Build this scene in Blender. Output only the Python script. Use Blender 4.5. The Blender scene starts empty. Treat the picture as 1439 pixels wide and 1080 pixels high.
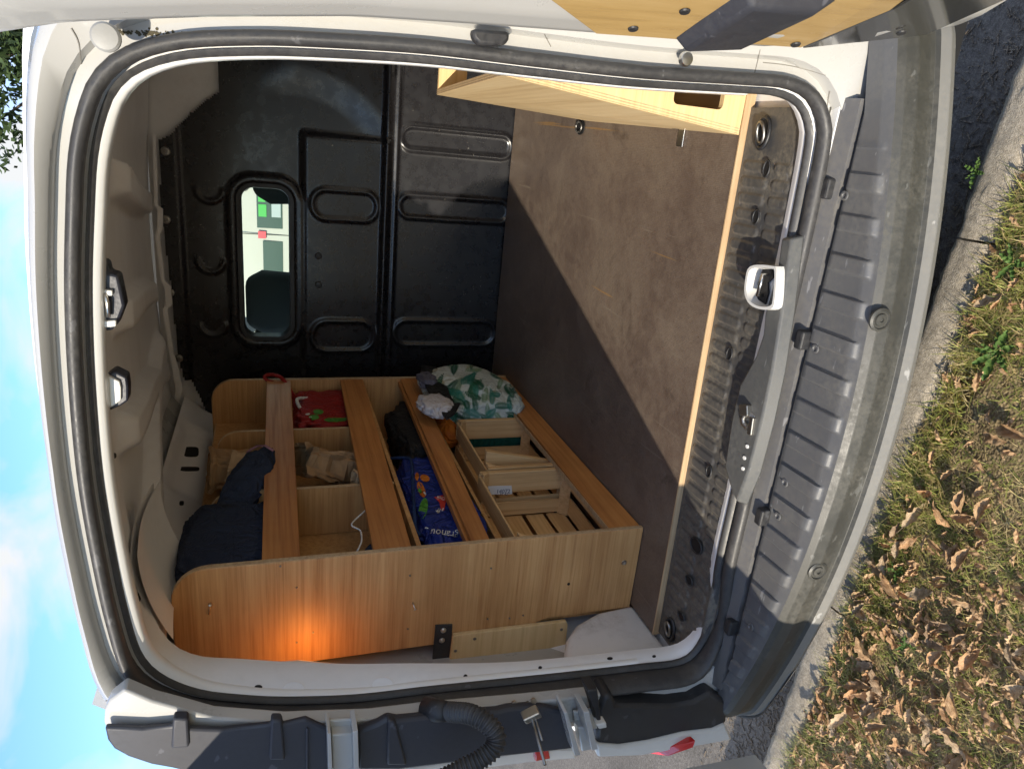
import bpy, bmesh, math, random
import numpy as np
from mathutils import Vector, Matrix, noise as mnoise
random.seed(7)
S = bpy.context.scene
COL = S.collection

# ------------------------------------------------------------------ camera
RC = np.array([[0.94025765, 0.09422748, -0.32716469],
               [0.34005097, -0.30721536, 0.88881047],
               [-0.01675965, -0.94696352, -0.32090374]])
CAMP = np.array([0.0, 0.0, 1.5])
FPX = 988.0
cd = bpy.data.cameras.new('camera')
cd.sensor_width = 36.0
cd.lens = FPX / 1439.0 * 36.0
cd.clip_start = 0.02
cd.clip_end = 2000.0
cam = bpy.data.objects.new('camera', cd)
COL.objects.link(cam)
m = np.eye(4)
m[:3, 0] = RC[:, 1]; m[:3, 1] = RC[:, 0]; m[:3, 2] = -RC[:, 2]; m[:3, 3] = CAMP
cam.matrix_world = Matrix(m.tolist())
S.camera = cam

# ------------------------------------------------------------------ world, sun, exposure
SUN_EL = math.radians(21.0)
SUN_AZ = (-0.362, -0.932)
w = bpy.data.worlds.new('World'); S.world = w; w.use_nodes = True
wn = w.node_tree.nodes; wl = w.node_tree.links; wn.clear()
sky = wn.new('ShaderNodeTexSky'); sky.sky_type = 'NISHITA'; sky.sun_disc = False
sky.sun_elevation = SUN_EL
sky.sun_rotation = math.atan2(SUN_AZ[0], SUN_AZ[1])
sky.air_density = 1.1; sky.dust_density = 0.1; sky.ozone_density = 3.0
tc = wn.new('ShaderNodeTexCoord')
mp = wn.new('ShaderNodeMapping'); mp.inputs['Scale'].default_value = (2.2, 2.2, 3.4)
mp.inputs['Location'].default_value = (0.35, 0.2, 0.1)
n1 = wn.new('ShaderNodeTexNoise'); n1.inputs['Scale'].default_value = 2.1; n1.inputs['Detail'].default_value = 5
n1.inputs['Roughness'].default_value = 0.52; n1.inputs['Distortion'].default_value = 0.5
cr = wn.new('ShaderNodeValToRGB'); cr.color_ramp.elements[0].position = 0.40; cr.color_ramp.elements[1].position = 0.60
mix = wn.new('ShaderNodeMix'); mix.data_type = 'RGBA'
mix.inputs[7].default_value = (2.35, 2.4, 2.45, 1)
bg = wn.new('ShaderNodeBackground'); bg.inputs[1].default_value = 0.128
wo = wn.new('ShaderNodeOutputWorld')
wl.new(tc.outputs['Generated'], mp.inputs[0]); wl.new(mp.outputs[0], n1.inputs['Vector'])
wl.new(n1.outputs[0], cr.inputs[0]); wl.new(cr.outputs[0], mix.inputs[0])
tint = wn.new('ShaderNodeMix'); tint.data_type = 'RGBA'; tint.blend_type = 'MULTIPLY'; tint.inputs[0].default_value = 1.0; tint.inputs[7].default_value = (0.60, 0.73, 0.95, 1)
wl.new(sky.outputs[0], tint.inputs[6]); wl.new(tint.outputs[2], mix.inputs[6]); wl.new(mix.outputs[2], bg.inputs[0]); wl.new(bg.outputs[0], wo.inputs[0])

sd = bpy.data.lights.new('sun', 'SUN'); sd.energy = 2.2; sd.angle = math.radians(0.53); sd.color = (1.0, 0.89, 0.72)
sun = bpy.data.objects.new('sun', sd); COL.objects.link(sun)
ldir = Vector((-SUN_AZ[0] * math.cos(SUN_EL), -SUN_AZ[1] * math.cos(SUN_EL), -math.sin(SUN_EL)))
sun.rotation_euler = ldir.to_track_quat('-Z', 'Y').to_euler()
sun.location = (-3, -8, 6)

vs = S.view_settings; vs.view_transform = 'Standard'; vs.look = 'None'; vs.gamma = 1.0; vs.exposure = 1.62
S.render.engine = 'CYCLES'
S.cycles.max_bounces = 10; S.cycles.diffuse_bounces = 6

# ------------------------------------------------------------------ helpers
def px(u, v, ax, val):
    """photo pixel -> point on the plane coordinate[ax] = val"""
    d = RC @ np.array([(1080 - v) - 540.0, u - 719.5, FPX])
    t = (val - CAMP[ax]) / d[ax]
    return Vector((CAMP + t * d).tolist())

ROOT = {}
class MB:
    def __init__(s): s.v = []; s.f = []
    def quad(s, a, b, c, d):
        n = len(s.v); s.v += [tuple(a), tuple(b), tuple(c), tuple(d)]; s.f.append((n, n+1, n+2, n+3)); return s
    def box(s, x0, x1, y0, y1, z0, z1):
        n = len(s.v)
        s.v += [(x, y, z) for x in (x0, x1) for y in (y0, y1) for z in (z0, z1)]
        s.f += [tuple(n+i for i in q) for q in ((0,1,3,2),(4,6,7,5),(0,4,5,1),(2,3,7,6),(0,2,6,4),(1,5,7,3))]; return s
    def obox(s, c, ax, ay, az):
        """oriented box: centre, half-axis vectors"""
        c = Vector(c); ax = Vector(ax); ay = Vector(ay); az = Vector(az); n = len(s.v)
        s.v += [tuple(c + ax*i + ay*j + az*k) for i in (-1,1) for j in (-1,1) for k in (-1,1)]
        s.f += [tuple(n+i for i in q) for q in ((0,1,3,2),(4,6,7,5),(0,4,5,1),(2,3,7,6),(0,2,6,4),(1,5,7,3))]; return s
    def prism(s, poly, vec):
        """polygon (list of 3d points) extruded by vec"""
        n = len(s.v); k = len(poly); vec = Vector(vec)
        s.v += [tuple(p) for p in poly] + [tuple(Vector(p) + vec) for p in poly]
        s.f.append(tuple(range(n, n+k))); s.f.append(tuple(range(n+2*k-1, n+k-1, -1)))
        for i in range(k):
            j = (i+1) % k
            s.f.append((n+i, n+k+i, n+k+j, n+j))
        return s
    def loft(s, loops, closed=True, cap=False):
        n = len(s.v); k = len(loops[0])
        for l in loops: s.v += [tuple(p) for p in l]
        r = k if closed else k-1
        for i in range(len(loops)-1):
            for j in range(r):
                j2 = (j+1) % k
                s.f.append((n+i*k+j, n+i*k+j2, n+(i+1)*k+j2, n+(i+1)*k+j))
        if cap:
            s.f.append(tuple(range(n+k-1, n-1, -1))); q = n+(len(loops)-1)*k
            s.f.append(tuple(range(q, q+k)))
        return s
    def tube(s, path, r, k=8, closed=False, rfun=None, cap=True):
        P = [Vector(p) for p in path]; N = len(P); loops = []
        up = Vector((0.13, 0.2, 1)).normalized()
        for i, p in enumerate(P):
            if closed: t = P[(i+1) % N] - P[i-1]
            else: t = P[min(i+1, N-1)] - P[max(i-1, 0)]
            t.normalize()
            a = t.cross(up)
            if a.length < 1e-3: a = t.cross(Vector((1, 0, 0)))
            a.normalize(); b = t.cross(a); up = b.cross(t) if False else up
            rr = rfun(i/(N-1.0)) if rfun else r
            loops.append([p + a*math.cos(2*math.pi*j/k)*rr + b*math.sin(2*math.pi*j/k)*rr for j in range(k)])
        if closed: loops.append(loops[0])
        return s.loft(loops, True, cap and not closed)
    def disc(s, c, n, r, depth, k=20, prof=None):
        """short cylinder / lathe along normal n; prof = [(radius, height)]"""
        c = Vector(c); n = Vector(n).normalized(); a = n.orthogonal().normalized(); b = n.cross(a)
        prof = prof or [(r, 0), (r, depth)]
        loops = [[c + n*h + a*math.cos(2*math.pi*j/k)*q + b*math.sin(2*math.pi*j/k)*q for j in range(k)] for q, h in prof]
        return s.loft(loops, True, True)
    def grid(s, fn, nu, nv, skip=None):
        n = len(s.v)
        for i in range(nu+1):
            for j in range(nv+1): s.v.append(tuple(fn(i/nu, j/nv)))
        for i in range(nu):
            for j in range(nv):
                if skip and skip((i+.5)/nu, (j+.5)/nv): continue
                q = n+i*(nv+1)+j
                s.f.append((q, q+nv+1, q+nv+2, q+1))
        return s

def mesh_of(name, mb, smooth=False, origin=(0, 0, 0)):
    me = bpy.data.meshes.new(name)
    o = origin
    me.from_pydata([(v[0]-o[0], v[1]-o[1], v[2]-o[2]) for v in mb.v], [], mb.f)
    me.update()
    bm = bmesh.new(); bm.from_mesh(me); bmesh.ops.recalc_face_normals(bm, faces=bm.faces); bm.to_mesh(me); bm.free()
    if smooth: me.shade_smooth()
    return me

def obj(name, mb, mat, parent=None, smooth=False, bevel=0, seg=2, angle=None, flat_angle=None):
    org = ROOT.get(parent.name, (0, 0, 0)) if parent else None
    if org is None:                                  # a thing that is one mesh: origin at its base
        a = np.array(mb.v); org = (float(a[:, 0].mean()), float(a[:, 1].mean()), float(a[:, 2].min()))
        o = bpy.data.objects.new(name, mesh_of(name, mb, smooth, org)); o.location = org
    else:
        o = bpy.data.objects.new(name, mesh_of(name, mb, smooth, org))
    COL.objects.link(o)
    if parent: o.parent = parent
    ROOT[o.name] = org
    if mat: o.data.materials.append(mat)
    if bevel:
        b = o.modifiers.new('bevel', 'BEVEL'); b.width = bevel; b.segments = seg; b.limit_method = 'ANGLE'; b.angle_limit = math.radians(40)
        b.harden_normals = False
    if smooth and angle:
        o.data.set_sharp_from_angle(angle=math.radians(angle))
    return o

def thing(name, label, cat, loc=(0, 0, 0), group=None):
    o = bpy.data.objects.new(name, None); COL.objects.link(o)
    o.empty_display_size = 0.05
    o.location = loc; ROOT[o.name] = tuple(loc)
    return tag(o, label, cat, group)
def tag(o, label=None, cat=None, group=None, kind=None):
    if label: o['label'] = label
    if cat: o['category'] = cat
    if group: o['group'] = group
    if kind: o['kind'] = kind
    return o

def smooth01(a, b, x):
    t = min(1, max(0, (x-a)/(b-a))) if a != b else float(x > a)
    return t*t*(3-2*t)
def nz(x, y, z, s=1.0): return mnoise.noise(Vector((x*s, y*s, z*s)))

def catmull(pts, n, closed=True):
    P = [np.array(p, float) for p in pts]; N = len(P); out = []
    segs = N if closed else N-1
    for i in range(segs):
        if closed: p0, p1, p2, p3 = P[i-1], P[i], P[(i+1) % N], P[(i+2) % N]
        else: p0, p1, p2, p3 = P[max(i-1, 0)], P[i], P[i+1], P[min(i+2, N-1)]
        for k in range(12):
            t = k/12.0
            out.append(0.5*((2*p1)+(-p0+p2)*t+(2*p0-5*p1+4*p2-p3)*t*t+(-p0+3*p1-3*p2+p3)*t**3))
    if not closed: out.append(P[-1])
    out = np.array(out)
    q = np.vstack([out, out[:1]]) if closed else out
    d = np.r_[0, np.cumsum(np.linalg.norm(np.diff(q, axis=0), axis=1))]
    tt = np.linspace(0, d[-1], n+1)[:-1] if closed else np.linspace(0, d[-1], n)
    return np.stack([np.interp(tt, d, q[:, k]) for k in range(q.shape[1])], 1)

# ------------------------------------------------------------------ materials
def mat(name, color, rough=0.5, metallic=0.0, spec=0.5, coat=0.0):
    M = bpy.data.materials.new(name); M.use_nodes = True
    b = M.node_tree.nodes['Principled BSDF']
    b.inputs['Base Color'].default_value = (*color, 1); b.inputs['Roughness'].default_value = rough
    b.inputs['Metallic'].default_value = metallic
    b.inputs['Specular IOR Level'].default_value = spec
    b.inputs['Coat Weight'].default_value = coat; b.inputs['Coat Roughness'].default_value = 0.08
    return M
class NT:
    def __init__(s, M): s.n = M.node_tree.nodes; s.l = M.node_tree.links; s.b = s.n['Principled BSDF']
    def coord(s, scale=(1, 1, 1), rot=(0, 0, 0), kind='Object', loc=(0, 0, 0)):
        t = s.n.new('ShaderNodeTexCoord'); m = s.n.new('ShaderNodeMapping')
        m.inputs['Scale'].default_value = scale; m.inputs['Rotation'].default_value = rot; m.inputs['Location'].default_value = loc
        s.l.new(t.outputs[kind], m.inputs[0]); return m.outputs[0]
    def noise(s, co, scale, detail=4, rough=0.55, dist=0.0):
        t = s.n.new('ShaderNodeTexNoise'); t.inputs['Scale'].default_value = scale; t.inputs['Detail'].default_value = detail
        t.inputs['Roughness'].default_value = rough; t.inputs['Distortion'].default_value = dist
        s.l.new(co, t.inputs['Vector']); return t.outputs[0]
    def voro(s, co, scale, feature='F1', rnd=1.0):
        t = s.n.new('ShaderNodeTexVoronoi'); t.feature = feature; t.inputs['Scale'].default_value = scale
        t.inputs['Randomness'].default_value = rnd
        s.l.new(co, t.inputs['Vector']); return t.outputs[0]
    def ramp(s, f, stops):
        t = s.n.new('ShaderNodeValToRGB'); e = t.color_ramp.elements
        while len(e) < len(stops): e.new(0.5)
        for i, (p, c) in enumerate(stops):
            e[i].position = p; e[i].color = (*c, 1) if len(c) == 3 else c
        s.l.new(f, t.inputs[0]); return t.outputs[0]
    def gray(s, f, a, b, va=0.0, vb=1.0): return s.ramp(f, [(a, (va,)*3), (b, (vb,)*3)])
    def mix(s, fac, a, b, mode='MIX'):
        t = s.n.new('ShaderNodeMix'); t.data_type = 'RGBA'; t.blend_type = mode
        for sock, val in ((t.inputs[0], fac), (t.inputs[6], a), (t.inputs[7], b)):
            if isinstance(val, (int, float)): sock.default_value = val
            elif isinstance(val, tuple): sock.default_value = (*val, 1)
            else: s.l.new(val, sock)
        return t.outputs[2]
    def math(s, op, a, b=0.0):
        t = s.n.new('ShaderNodeMath'); t.operation = op
        for sock, val in ((t.inputs[0], a), (t.inputs[1], b)):
            if isinstance(val, (int, float)): sock.default_value = val
            else: s.l.new(val, sock)
        return t.outputs[0]
    def bump(s, h, strength=0.3, dist=0.002):
        t = s.n.new('ShaderNodeBump'); t.inputs['Strength'].default_value = strength; t.inputs['Distance'].default_value = dist
        s.l.new(h, t.inputs['Height']); s.l.new(t.outputs[0], s.b.inputs['Normal'])
    def color(s, c): s.l.new(c, s.b.inputs['Base Color'])
    def rough(s, c): s.l.new(c, s.b.inputs['Roughness'])

def wood(name, dark, mid, light, axis=1, scale=1.0, rough=0.5, stain=0.0, loc=(0, 0, 0), fine=1.0):
    M = mat(name, mid, rough); t = NT(M)
    st = [60.0*scale]*3; st[axis] = 1.6*scale
    st2 = [9.0*scale]*3; st2[axis] = 0.55*scale
    co = t.coord(tuple(st), loc=loc); co2 = t.coord(tuple(st2), loc=loc)
    g1 = t.noise(co, 1.6*fine, 5, 0.65, 0.3); g2 = t.noise(co2, 1.3, 3, 0.5, 0.8)
    c1 = t.ramp(g1, [(0.32, dark), (0.5, mid), (0.7, light)])
    c2 = t.ramp(g2, [(0.35, dark), (0.52, mid), (0.68, light)])
    c = t.mix(0.33, c1, c2)
    big = t.noise(t.coord((1, 1, 1)), 3.0, 4, 0.6)
    c = t.mix(t.gray(big, 0.45, 0.75, 0.0, 0.35+stain), c, tuple(x*0.62 for x in dark))
    t.color(c); t.bump(g1, 0.12, 0.001)
    t.rough(t.gray(g1, 0.3, 0.7, rough+0.1, rough-0.05))
    return M

def paint(name, col, rough=0.3, coat=0.5, dirt=0.25, dirtcol=(0.25, 0.21, 0.15)):
    M = mat(name, col, rough, coat=coat); t = NT(M)
    n = t.noise(t.coord((1, 1, 1)), 5.0, 8, 0.68); n2 = t.noise(t.coord((1, 1, 1)), 60.0, 4, 0.7)
    f = t.math('MULTIPLY', t.gray(n, 0.45, 0.85), t.gray(n2, 0.3, 0.7))
    t.color(t.mix(t.math('MULTIPLY', f, dirt), col, dirtcol))
    t.rough(t.gray(n, 0.3, 0.8, rough, rough+0.22))
    return M

def plastic(name, col, dust, rough=0.5, amount=0.5, grain=400.0):
    M = mat(name, col, rough); t = NT(M)
    co = t.coord((1, 1, 1))
    n = t.noise(co, 7.0, 8, 0.7, 0.3); n2 = t.noise(co, 90.0, 5, 0.75)
    f = t.math('MULTIPLY', t.gray(n, 0.35, 0.75), t.gray(n2, 0.35, 0.65))
    sc = t.noise(t.coord((22, 90, 40), rot=(0, 0, 0.5)), 1.0, 3, 0.5)
    scr = t.gray(sc, 0.69, 0.72)
    c = t.mix(t.math('MULTIPLY', f, amount), col, dust)
    c = t.mix(t.math('MULTIPLY', scr, 0.35), c, tuple(min(1, x*3+0.06) for x in col))
    t.color(c)
    g = t.noise(co, grain, 2, 0.5); t.bump(g, 0.18, 0.0006)
    t.rough(t.gray(f, 0.0, 0.6, rough, min(1, rough+0.3)))
    return M

W_EXT = paint('white_paint', (0.45, 0.447, 0.43), 0.22, 0.6, 0.22)
W_INT = paint('inner_paint', (0.80, 0.80, 0.80), 0.42, 0.15, 0.35, (0.36, 0.33, 0.29))
W_BRI = paint('bright_paint', (0.82, 0.82, 0.80), 0.25, 0.5, 0.12)
RUB = plastic('rubber', (0.035, 0.035, 0.037), (0.15, 0.14, 0.125), 0.40, 0.5, 700)
BLK = plastic('black_plastic', (0.016, 0.017, 0.020), (0.12, 0.11, 0.10), 0.42, 0.35)
SILL = plastic('sill_plastic', (0.060, 0.060, 0.062), (0.28, 0.245, 0.18), 0.36, 0.9)
BUMP = plastic('bumper_plastic', (0.095, 0.098, 0.105), (0.22, 0.205, 0.17), 0.34, 0.5)
BUMP2 = plastic('bumper_face_plastic', (0.042, 0.043, 0.040), (0.15, 0.14, 0.115), 0.42, 0.6)
LIPM = plastic('bumper_lip_plastic', (0.17, 0.17, 0.165), (0.26, 0.24, 0.20), 0.42, 0.5)
GREYM = plastic('grey_metal', (0.28, 0.28, 0.27), (0.20, 0.18, 0.14), 0.4, 0.4)
CHAR = plastic('charcoal_plastic', (0.030, 0.032, 0.042), (0.09, 0.09, 0.09), 0.45, 0.3)
DARK = mat('dark_void', (0.006, 0.006, 0.007), 0.7)
STEEL = mat('steel', (0.62, 0.61, 0.58), 0.28, 1.0)
DSTEEL = mat('dull_steel', (0.32, 0.31, 0.29), 0.42, 1.0)

def bulkhead_mat():
    M = mat('bulkhead_black', (0.010, 0.010, 0.012), 0.27); t = NT(M)
    co = t.coord((1, 1, 1))
    n = t.noise(co, 4.0, 7, 0.65); n2 = t.noise(co, 30, 4, 0.6)
    sc = t.noise(t.coord((55, 55, 200), rot=(0.0, 0.7, 0.0)), 1.0, 2, 0.5)
    sc2 = t.noise(t.coord((190, 55, 60), rot=(0.0, 0.4, 0.0)), 1.0, 2, 0.5)
    s = t.math('MAXIMUM', t.gray(sc, 0.735, 0.75), t.gray(sc2, 0.735, 0.75))
    s = t.math('MULTIPLY', s, t.gray(n, 0.52, 0.62))
    c = t.mix(t.math('MULTIPLY', t.gray(n, 0.4, 0.8), 0.5), (0.009, 0.009, 0.011), (0.014, 0.013, 0.013))
    t.color(t.mix(s, c, (0.30, 0.28, 0.24)))
    t.rough(t.gray(n2, 0.3, 0.7, 0.22, 0.36))
    return M
BULK = bulkhead_mat()

def floor_mat():
    M = mat('phenolic_ply', (0.06, 0.045, 0.035), 0.5); t = NT(M)
    co = t.coord((1, 1, 1))
    n = t.noise(co, 3.2, 8, 0.66, 0.4); n2 = t.noise(co, 26, 6, 0.75); n3 = t.noise(co, 170, 3, 0.7)
    c = t.ramp(n, [(0.30, (0.105, 0.076, 0.062)), (0.47, (0.150, 0.112, 0.088)), (0.60, (0.20, 0.158, 0.122)), (0.76, (0.150, 0.100, 0.074))])
    c = t.mix(t.gray(n2, 0.43, 0.68, 0, 0.5), c, (0.25, 0.20, 0.155))
    c = t.mix(t.gray(n3, 0.55, 0.7, 0, 0.4), c, (0.035, 0.024, 0.020))
    for rz, sx, sy, th, col in ((0.3, 60, 2.0, 0.70, (0.26, 0.22, 0.17)), (-0.5, 75, 2.6, 0.705, (0.22, 0.19, 0.15)), (1.2, 65, 2.4, 0.715, (0.24, 0.2, 0.15)), (0.1, 25, 0.9, 0.735, (0.40, 0.22, 0.05))):
        s = t.noise(t.coord((sx, sy, 1), rot=(0, 0, rz)), 1.0, 3, 0.55, 0.6)
        c = t.mix(t.math('MULTIPLY', t.gray(s, th, th+0.02), 0.6), c, col)
    gl = t.noise(t.coord((5, 5, 5), loc=(3, 1, 0)), 1.0, 5, 0.7, 1.2)
    c = t.mix(t.gray(gl, 0.60, 0.72, 0, 0.55), c, (0.045, 0.030, 0.024))
    mesh = t.voro(t.coord((1, 1, 1)), 260, 'F1', 0.25)
    c2_ = t.mix(t.gray(mesh, 0.2, 0.6, 0.0, 0.35), c, (0.06, 0.042, 0.034)); t.color(c2_)
    t.bump(mesh, 0.5, 0.0014)
    t.rough(t.gray(n2, 0.3, 0.7, 0.36, 0.55))
    return M
FLOORM = floor_mat()
PLYEDGE = wood('ply_edge', (0.34, 0.22, 0.12), (0.50, 0.35, 0.20), (0.62, 0.47, 0.29), 0, 1.6)
TEAK_X = wood('veneer_panel', (0.36, 0.170, 0.060), (0.54, 0.300, 0.120), (0.64, 0.39, 0.175), 0, 1.5, 0.42)
TEAK_Y = wood('slat_wood', (0.31, 0.110, 0.028), (0.50, 0.205, 0.056), (0.60, 0.285, 0.09), 1, 0.9, 0.42, 0.1)
TEAK_D = wood('shelf_wood', (0.38, 0.19, 0.07), (0.54, 0.30, 0.115), (0.63, 0.39, 0.17), 0, 0.9, 0.5)
BIRCH_Y = wood('birch_ply', (0.52, 0.37, 0.19), (0.66, 0.50, 0.28), (0.74, 0.59, 0.36), 1, 0.8, 0.5)
BIRCH_X = wood('birch_ply_end', (0.56, 0.38, 0.17), (0.70, 0.51, 0.26), (0.76, 0.58, 0.32), 0, 0.8, 0.5)
POP_Y = wood('poplar_slat', (0.50, 0.29, 0.12), (0.68, 0.44, 0.20), (0.76, 0.54, 0.28), 1, 1.3, 0.6)
POP_Z = wood('poplar_end_slat', (0.50, 0.29, 0.12), (0.70, 0.46, 0.22), (0.78, 0.57, 0.30), 2, 1.3, 0.6)

# ------------------------------------------------------------------ ground
def kin(x): return 1.165 - 0.075*x       # asphalt side of the kerb top
def kout(x): return 1.075 - 0.080*x      # grass side
ZV = 0.10
def gmat(name, stops, scale, stops2=None, bumpv=0.6, rough=0.9):
    M = mat(name, (0.1, 0.1, 0.1), rough, spec=0.25); t = NT(M); co = t.coord((1, 1, 1))
    n = t.noise(co, scale, 8, 0.75); v = t.voro(co, scale*6); n2 = t.noise(co, 3.0, 6, 0.6)
    c = t.ramp(n, stops)
    c = t.mix(t.gray(v, 0.1, 0.5, 0.55, 0.0), c, tuple(x*1.5 for x in stops[-1][1]))
    c = t.mix(t.gray(n2, 0.4, 0.7, 0.0, 0.5), c, tuple(x*0.55 for x in stops[0][1]))
    v2 = t.voro(co, scale*2.2); c = t.mix(t.gray(v2, 0.3, 0.7, 0.0, 0.3), c, tuple(x*0.4 for x in stops[0][1])); t.color(c); t.bump(t.math('ADD', v, n), bumpv, 0.006)
    return M
ASPH = gmat('asphalt', [(0.35, (0.12, 0.108, 0.095)), (0.55, (0.21, 0.19, 0.165)), (0.72, (0.36, 0.325, 0.28))], 70, None, 0.3)
CONC = gmat('kerb_concrete', [(0.3, (0.27, 0.235, 0.18)), (0.5, (0.42, 0.37, 0.29)), (0.7, (0.55, 0.49, 0.40))], 75, None, 0.3)
SOIL = gmat('soil', [(0.3, (0.13, 0.095, 0.05)), (0.5, (0.25, 0.19, 0.10)), (0.7, (0.38, 0.30, 0.17))], 25)

mb = MB()
def afn(a, b):
    x = -40+80*a; y = kin(max(-6, min(6, x)))-0.02 + 200*b**3
    return (x, y, 0.0)
mb.grid(afn, 80, 60)
tag(obj('asphalt_road', mb, ASPH, None), None, None, None, 'structure')
mb = MB()
def vfn(a, b):
    x = -6+12*a if True else 0
    y = kout(x) + 0.03 - (6*b*b)
    h = 0.012*nz(x, y, 0, 9)+0.008*nz(x, y, 3, 30) - 0.03*(1-smooth01(0, 0.12, kout(x)-y))
    return (x, y, ZV-0.002+h)
mb.grid(vfn, 240, 200)
mb.grid(lambda a, b: (-60+120*a, -4.6-80*b, ZV+0.0), 10, 10)
verge = tag(obj('grass_verge', mb, SOIL, None, True), None, None, None, 'structure')
# kerb stones
kb = bpy.data.objects.new('kerb', None); COL.objects.link(kb); kb['kind'] = 'structure'; ROOT[kb.name] = (0, 0, 0)
x = -6.0; k = 0
while x < 4.5:
    L = 0.98; x1 = x+L
    mb = MB(); n = 36
    def kfn(a, b, x=x, x1=x1):
        X = x+0.0015+(x1-x-0.003)*a
        prof = [(kin(X)+0.012, -0.05), (kin(X)+0.010, 0.055), (kin(X), 0.088), (kin(X)-0.014, 0.100), ((kin(X)+kout(X))/2, 0.102), (kout(X)+0.01, 0.098), (kout(X)-0.004, 0.085), (kout(X)-0.006, -0.02)]
        t = b*(len(prof)-1); i = min(int(t), len(prof)-2); f = t-i
        y = prof[i][0]*(1-f)+prof[i+1][0]*f; z = prof[i][1]*(1-f)+prof[i+1][1]*f
        q = 0.004*nz(X, y, z, 30)+0.003*nz(X, y, z, 90)
        return (X, y+q, z+q*0.8)
    mb.grid(kfn, 60, 21)
    s = obj('kerb_stone', mb, CONC, kb, True)
    x = x1+0.002; k += 1

# grass blades : one stuff object
def blade_mesh(n, region, hmin, hmax, seedv, dens=None):
    rnd = random.Random(seedv); V = []; F = []
    for i in range(n):
        x = rnd.uniform(*region[0]); y = kout(x)-0.020 - abs(rnd.gauss(0, 1))*0.0 - rnd.random()**1.2*region[1]
        d = 0.5+0.9*nz(x, y, 1.5, 5.0)
        if rnd.random() > max(0.38, d): continue
        h = rnd.uniform(hmin, hmax)*(0.6+0.5*max(0.0, d)); a = rnd.uniform(0, 6.283); lean = rnd.uniform(0.6, 2.6)
        wv = rnd.uniform(0.0009, 0.0022)
        p = Vector((x, y, ZV-0.008)); dx = Vector((math.cos(a), math.sin(a), 0)); sx = Vector((-dx.y, dx.x, 0))
        b = len(V)
        for q in range(4):
            t = q/3.0
            c = p + dx*(h*lean*t*t*0.9) + Vector((0, 0, h*(t - 0.25*lean*t*t)))
            ww = wv*(1-t*0.93)
            V += [tuple(c-sx*ww), tuple(c+sx*ww)]
        F += [(b, b+1, b+3, b+2), (b+2, b+3, b+5, b+4), (b+4, b+5, b+7, b+6)]
    m = MB(); m.v = V; m.f = F; return m
def grassmat(name, stops):
    M = mat(name, stops[1][1], 0.6, spec=0.3); t = NT(M); co = t.coord((1, 1, 1))
    n = t.noise(co, 9, 4, 0.6); n2 = t.noise(co, 210, 2, 0.6)
    t.color(t.mix(0.55, t.ramp(n, stops), t.ramp(n2, stops))); return M
GR1 = grassmat('grass_green', [(0.32, (0.13, 0.16, 0.035)), (0.5, (0.24, 0.27, 0.06)), (0.66, (0.42, 0.40, 0.13))])
GR2 = grassmat('grass_straw', [(0.32, (0.28, 0.20, 0.08)), (0.5, (0.46, 0.36, 0.16)), (0.68, (0.60, 0.50, 0.27))])
MOSS = grassmat('moss', [(0.32, (0.12, 0.13, 0.02)), (0.5, (0.25, 0.23, 0.04)), (0.66, (0.38, 0.29, 0.08))])
def stuff(name, m, M):
    m.f = m.f
    me = bpy.data.meshes.new(name); me.from_pydata(m.v, [], m.f); me.update()
    o = bpy.data.objects.new(name, me); COL.objects.link(o); me.materials.append(M); ROOT[o.name] = (0, 0, 0); return o
tag(stuff('grass', blade_mesh(52000, ((-2.6, 0.6), 0.95), 0.015, 0.045, 1), GR1), 'short green autumn grass growing on the verge', 'grass', None, 'stuff')
tag(stuff('dry_grass', blade_mesh(56000, ((-2.6, 0.6), 0.95), 0.010, 0.04, 2), GR2), 'dry straw coloured grass blades matted on the verge', 'grass', None, 'stuff')
tag(stuff('moss', blade_mesh(16000, ((-2.6, 0.6), 0.10), 0.006, 0.02, 3), MOSS), 'yellow green moss creeping along the back of the kerb', 'moss', None, 'stuff')
# crumbs of grit and needles on the asphalt by the kerb
rnd = random.Random(5); m = MB()
for i in range(5000):
    x = rnd.uniform(-2.2, 0.6); y = kin(x)+0.015+abs(rnd.gauss(0, 0.12)); r = rnd.uniform(0.0008, 0.0026)
    a = rnd.uniform(0, 6.28); L = rnd.choice((1, 1, 4, 7)); c = Vector((x, y, 0.002+r*0.5))
    m.obox(c, (math.cos(a)*r*L*0.8, math.sin(a)*r*L*0.8, 0), (-math.sin(a)*r*0.55, math.cos(a)*r*0.55, 0), (0, 0, r*0.5))
GRIT = gmat('grit', [(0.3, (0.10, 0.075, 0.05)), (0.5, (0.24, 0.19, 0.14)), (0.7, (0.48, 0.42, 0.34))], 60)
tag(stuff('grit', m, GRIT), 'grit and bark crumbs swept against the kerb', 'grit', None, 'stuff')

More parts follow.
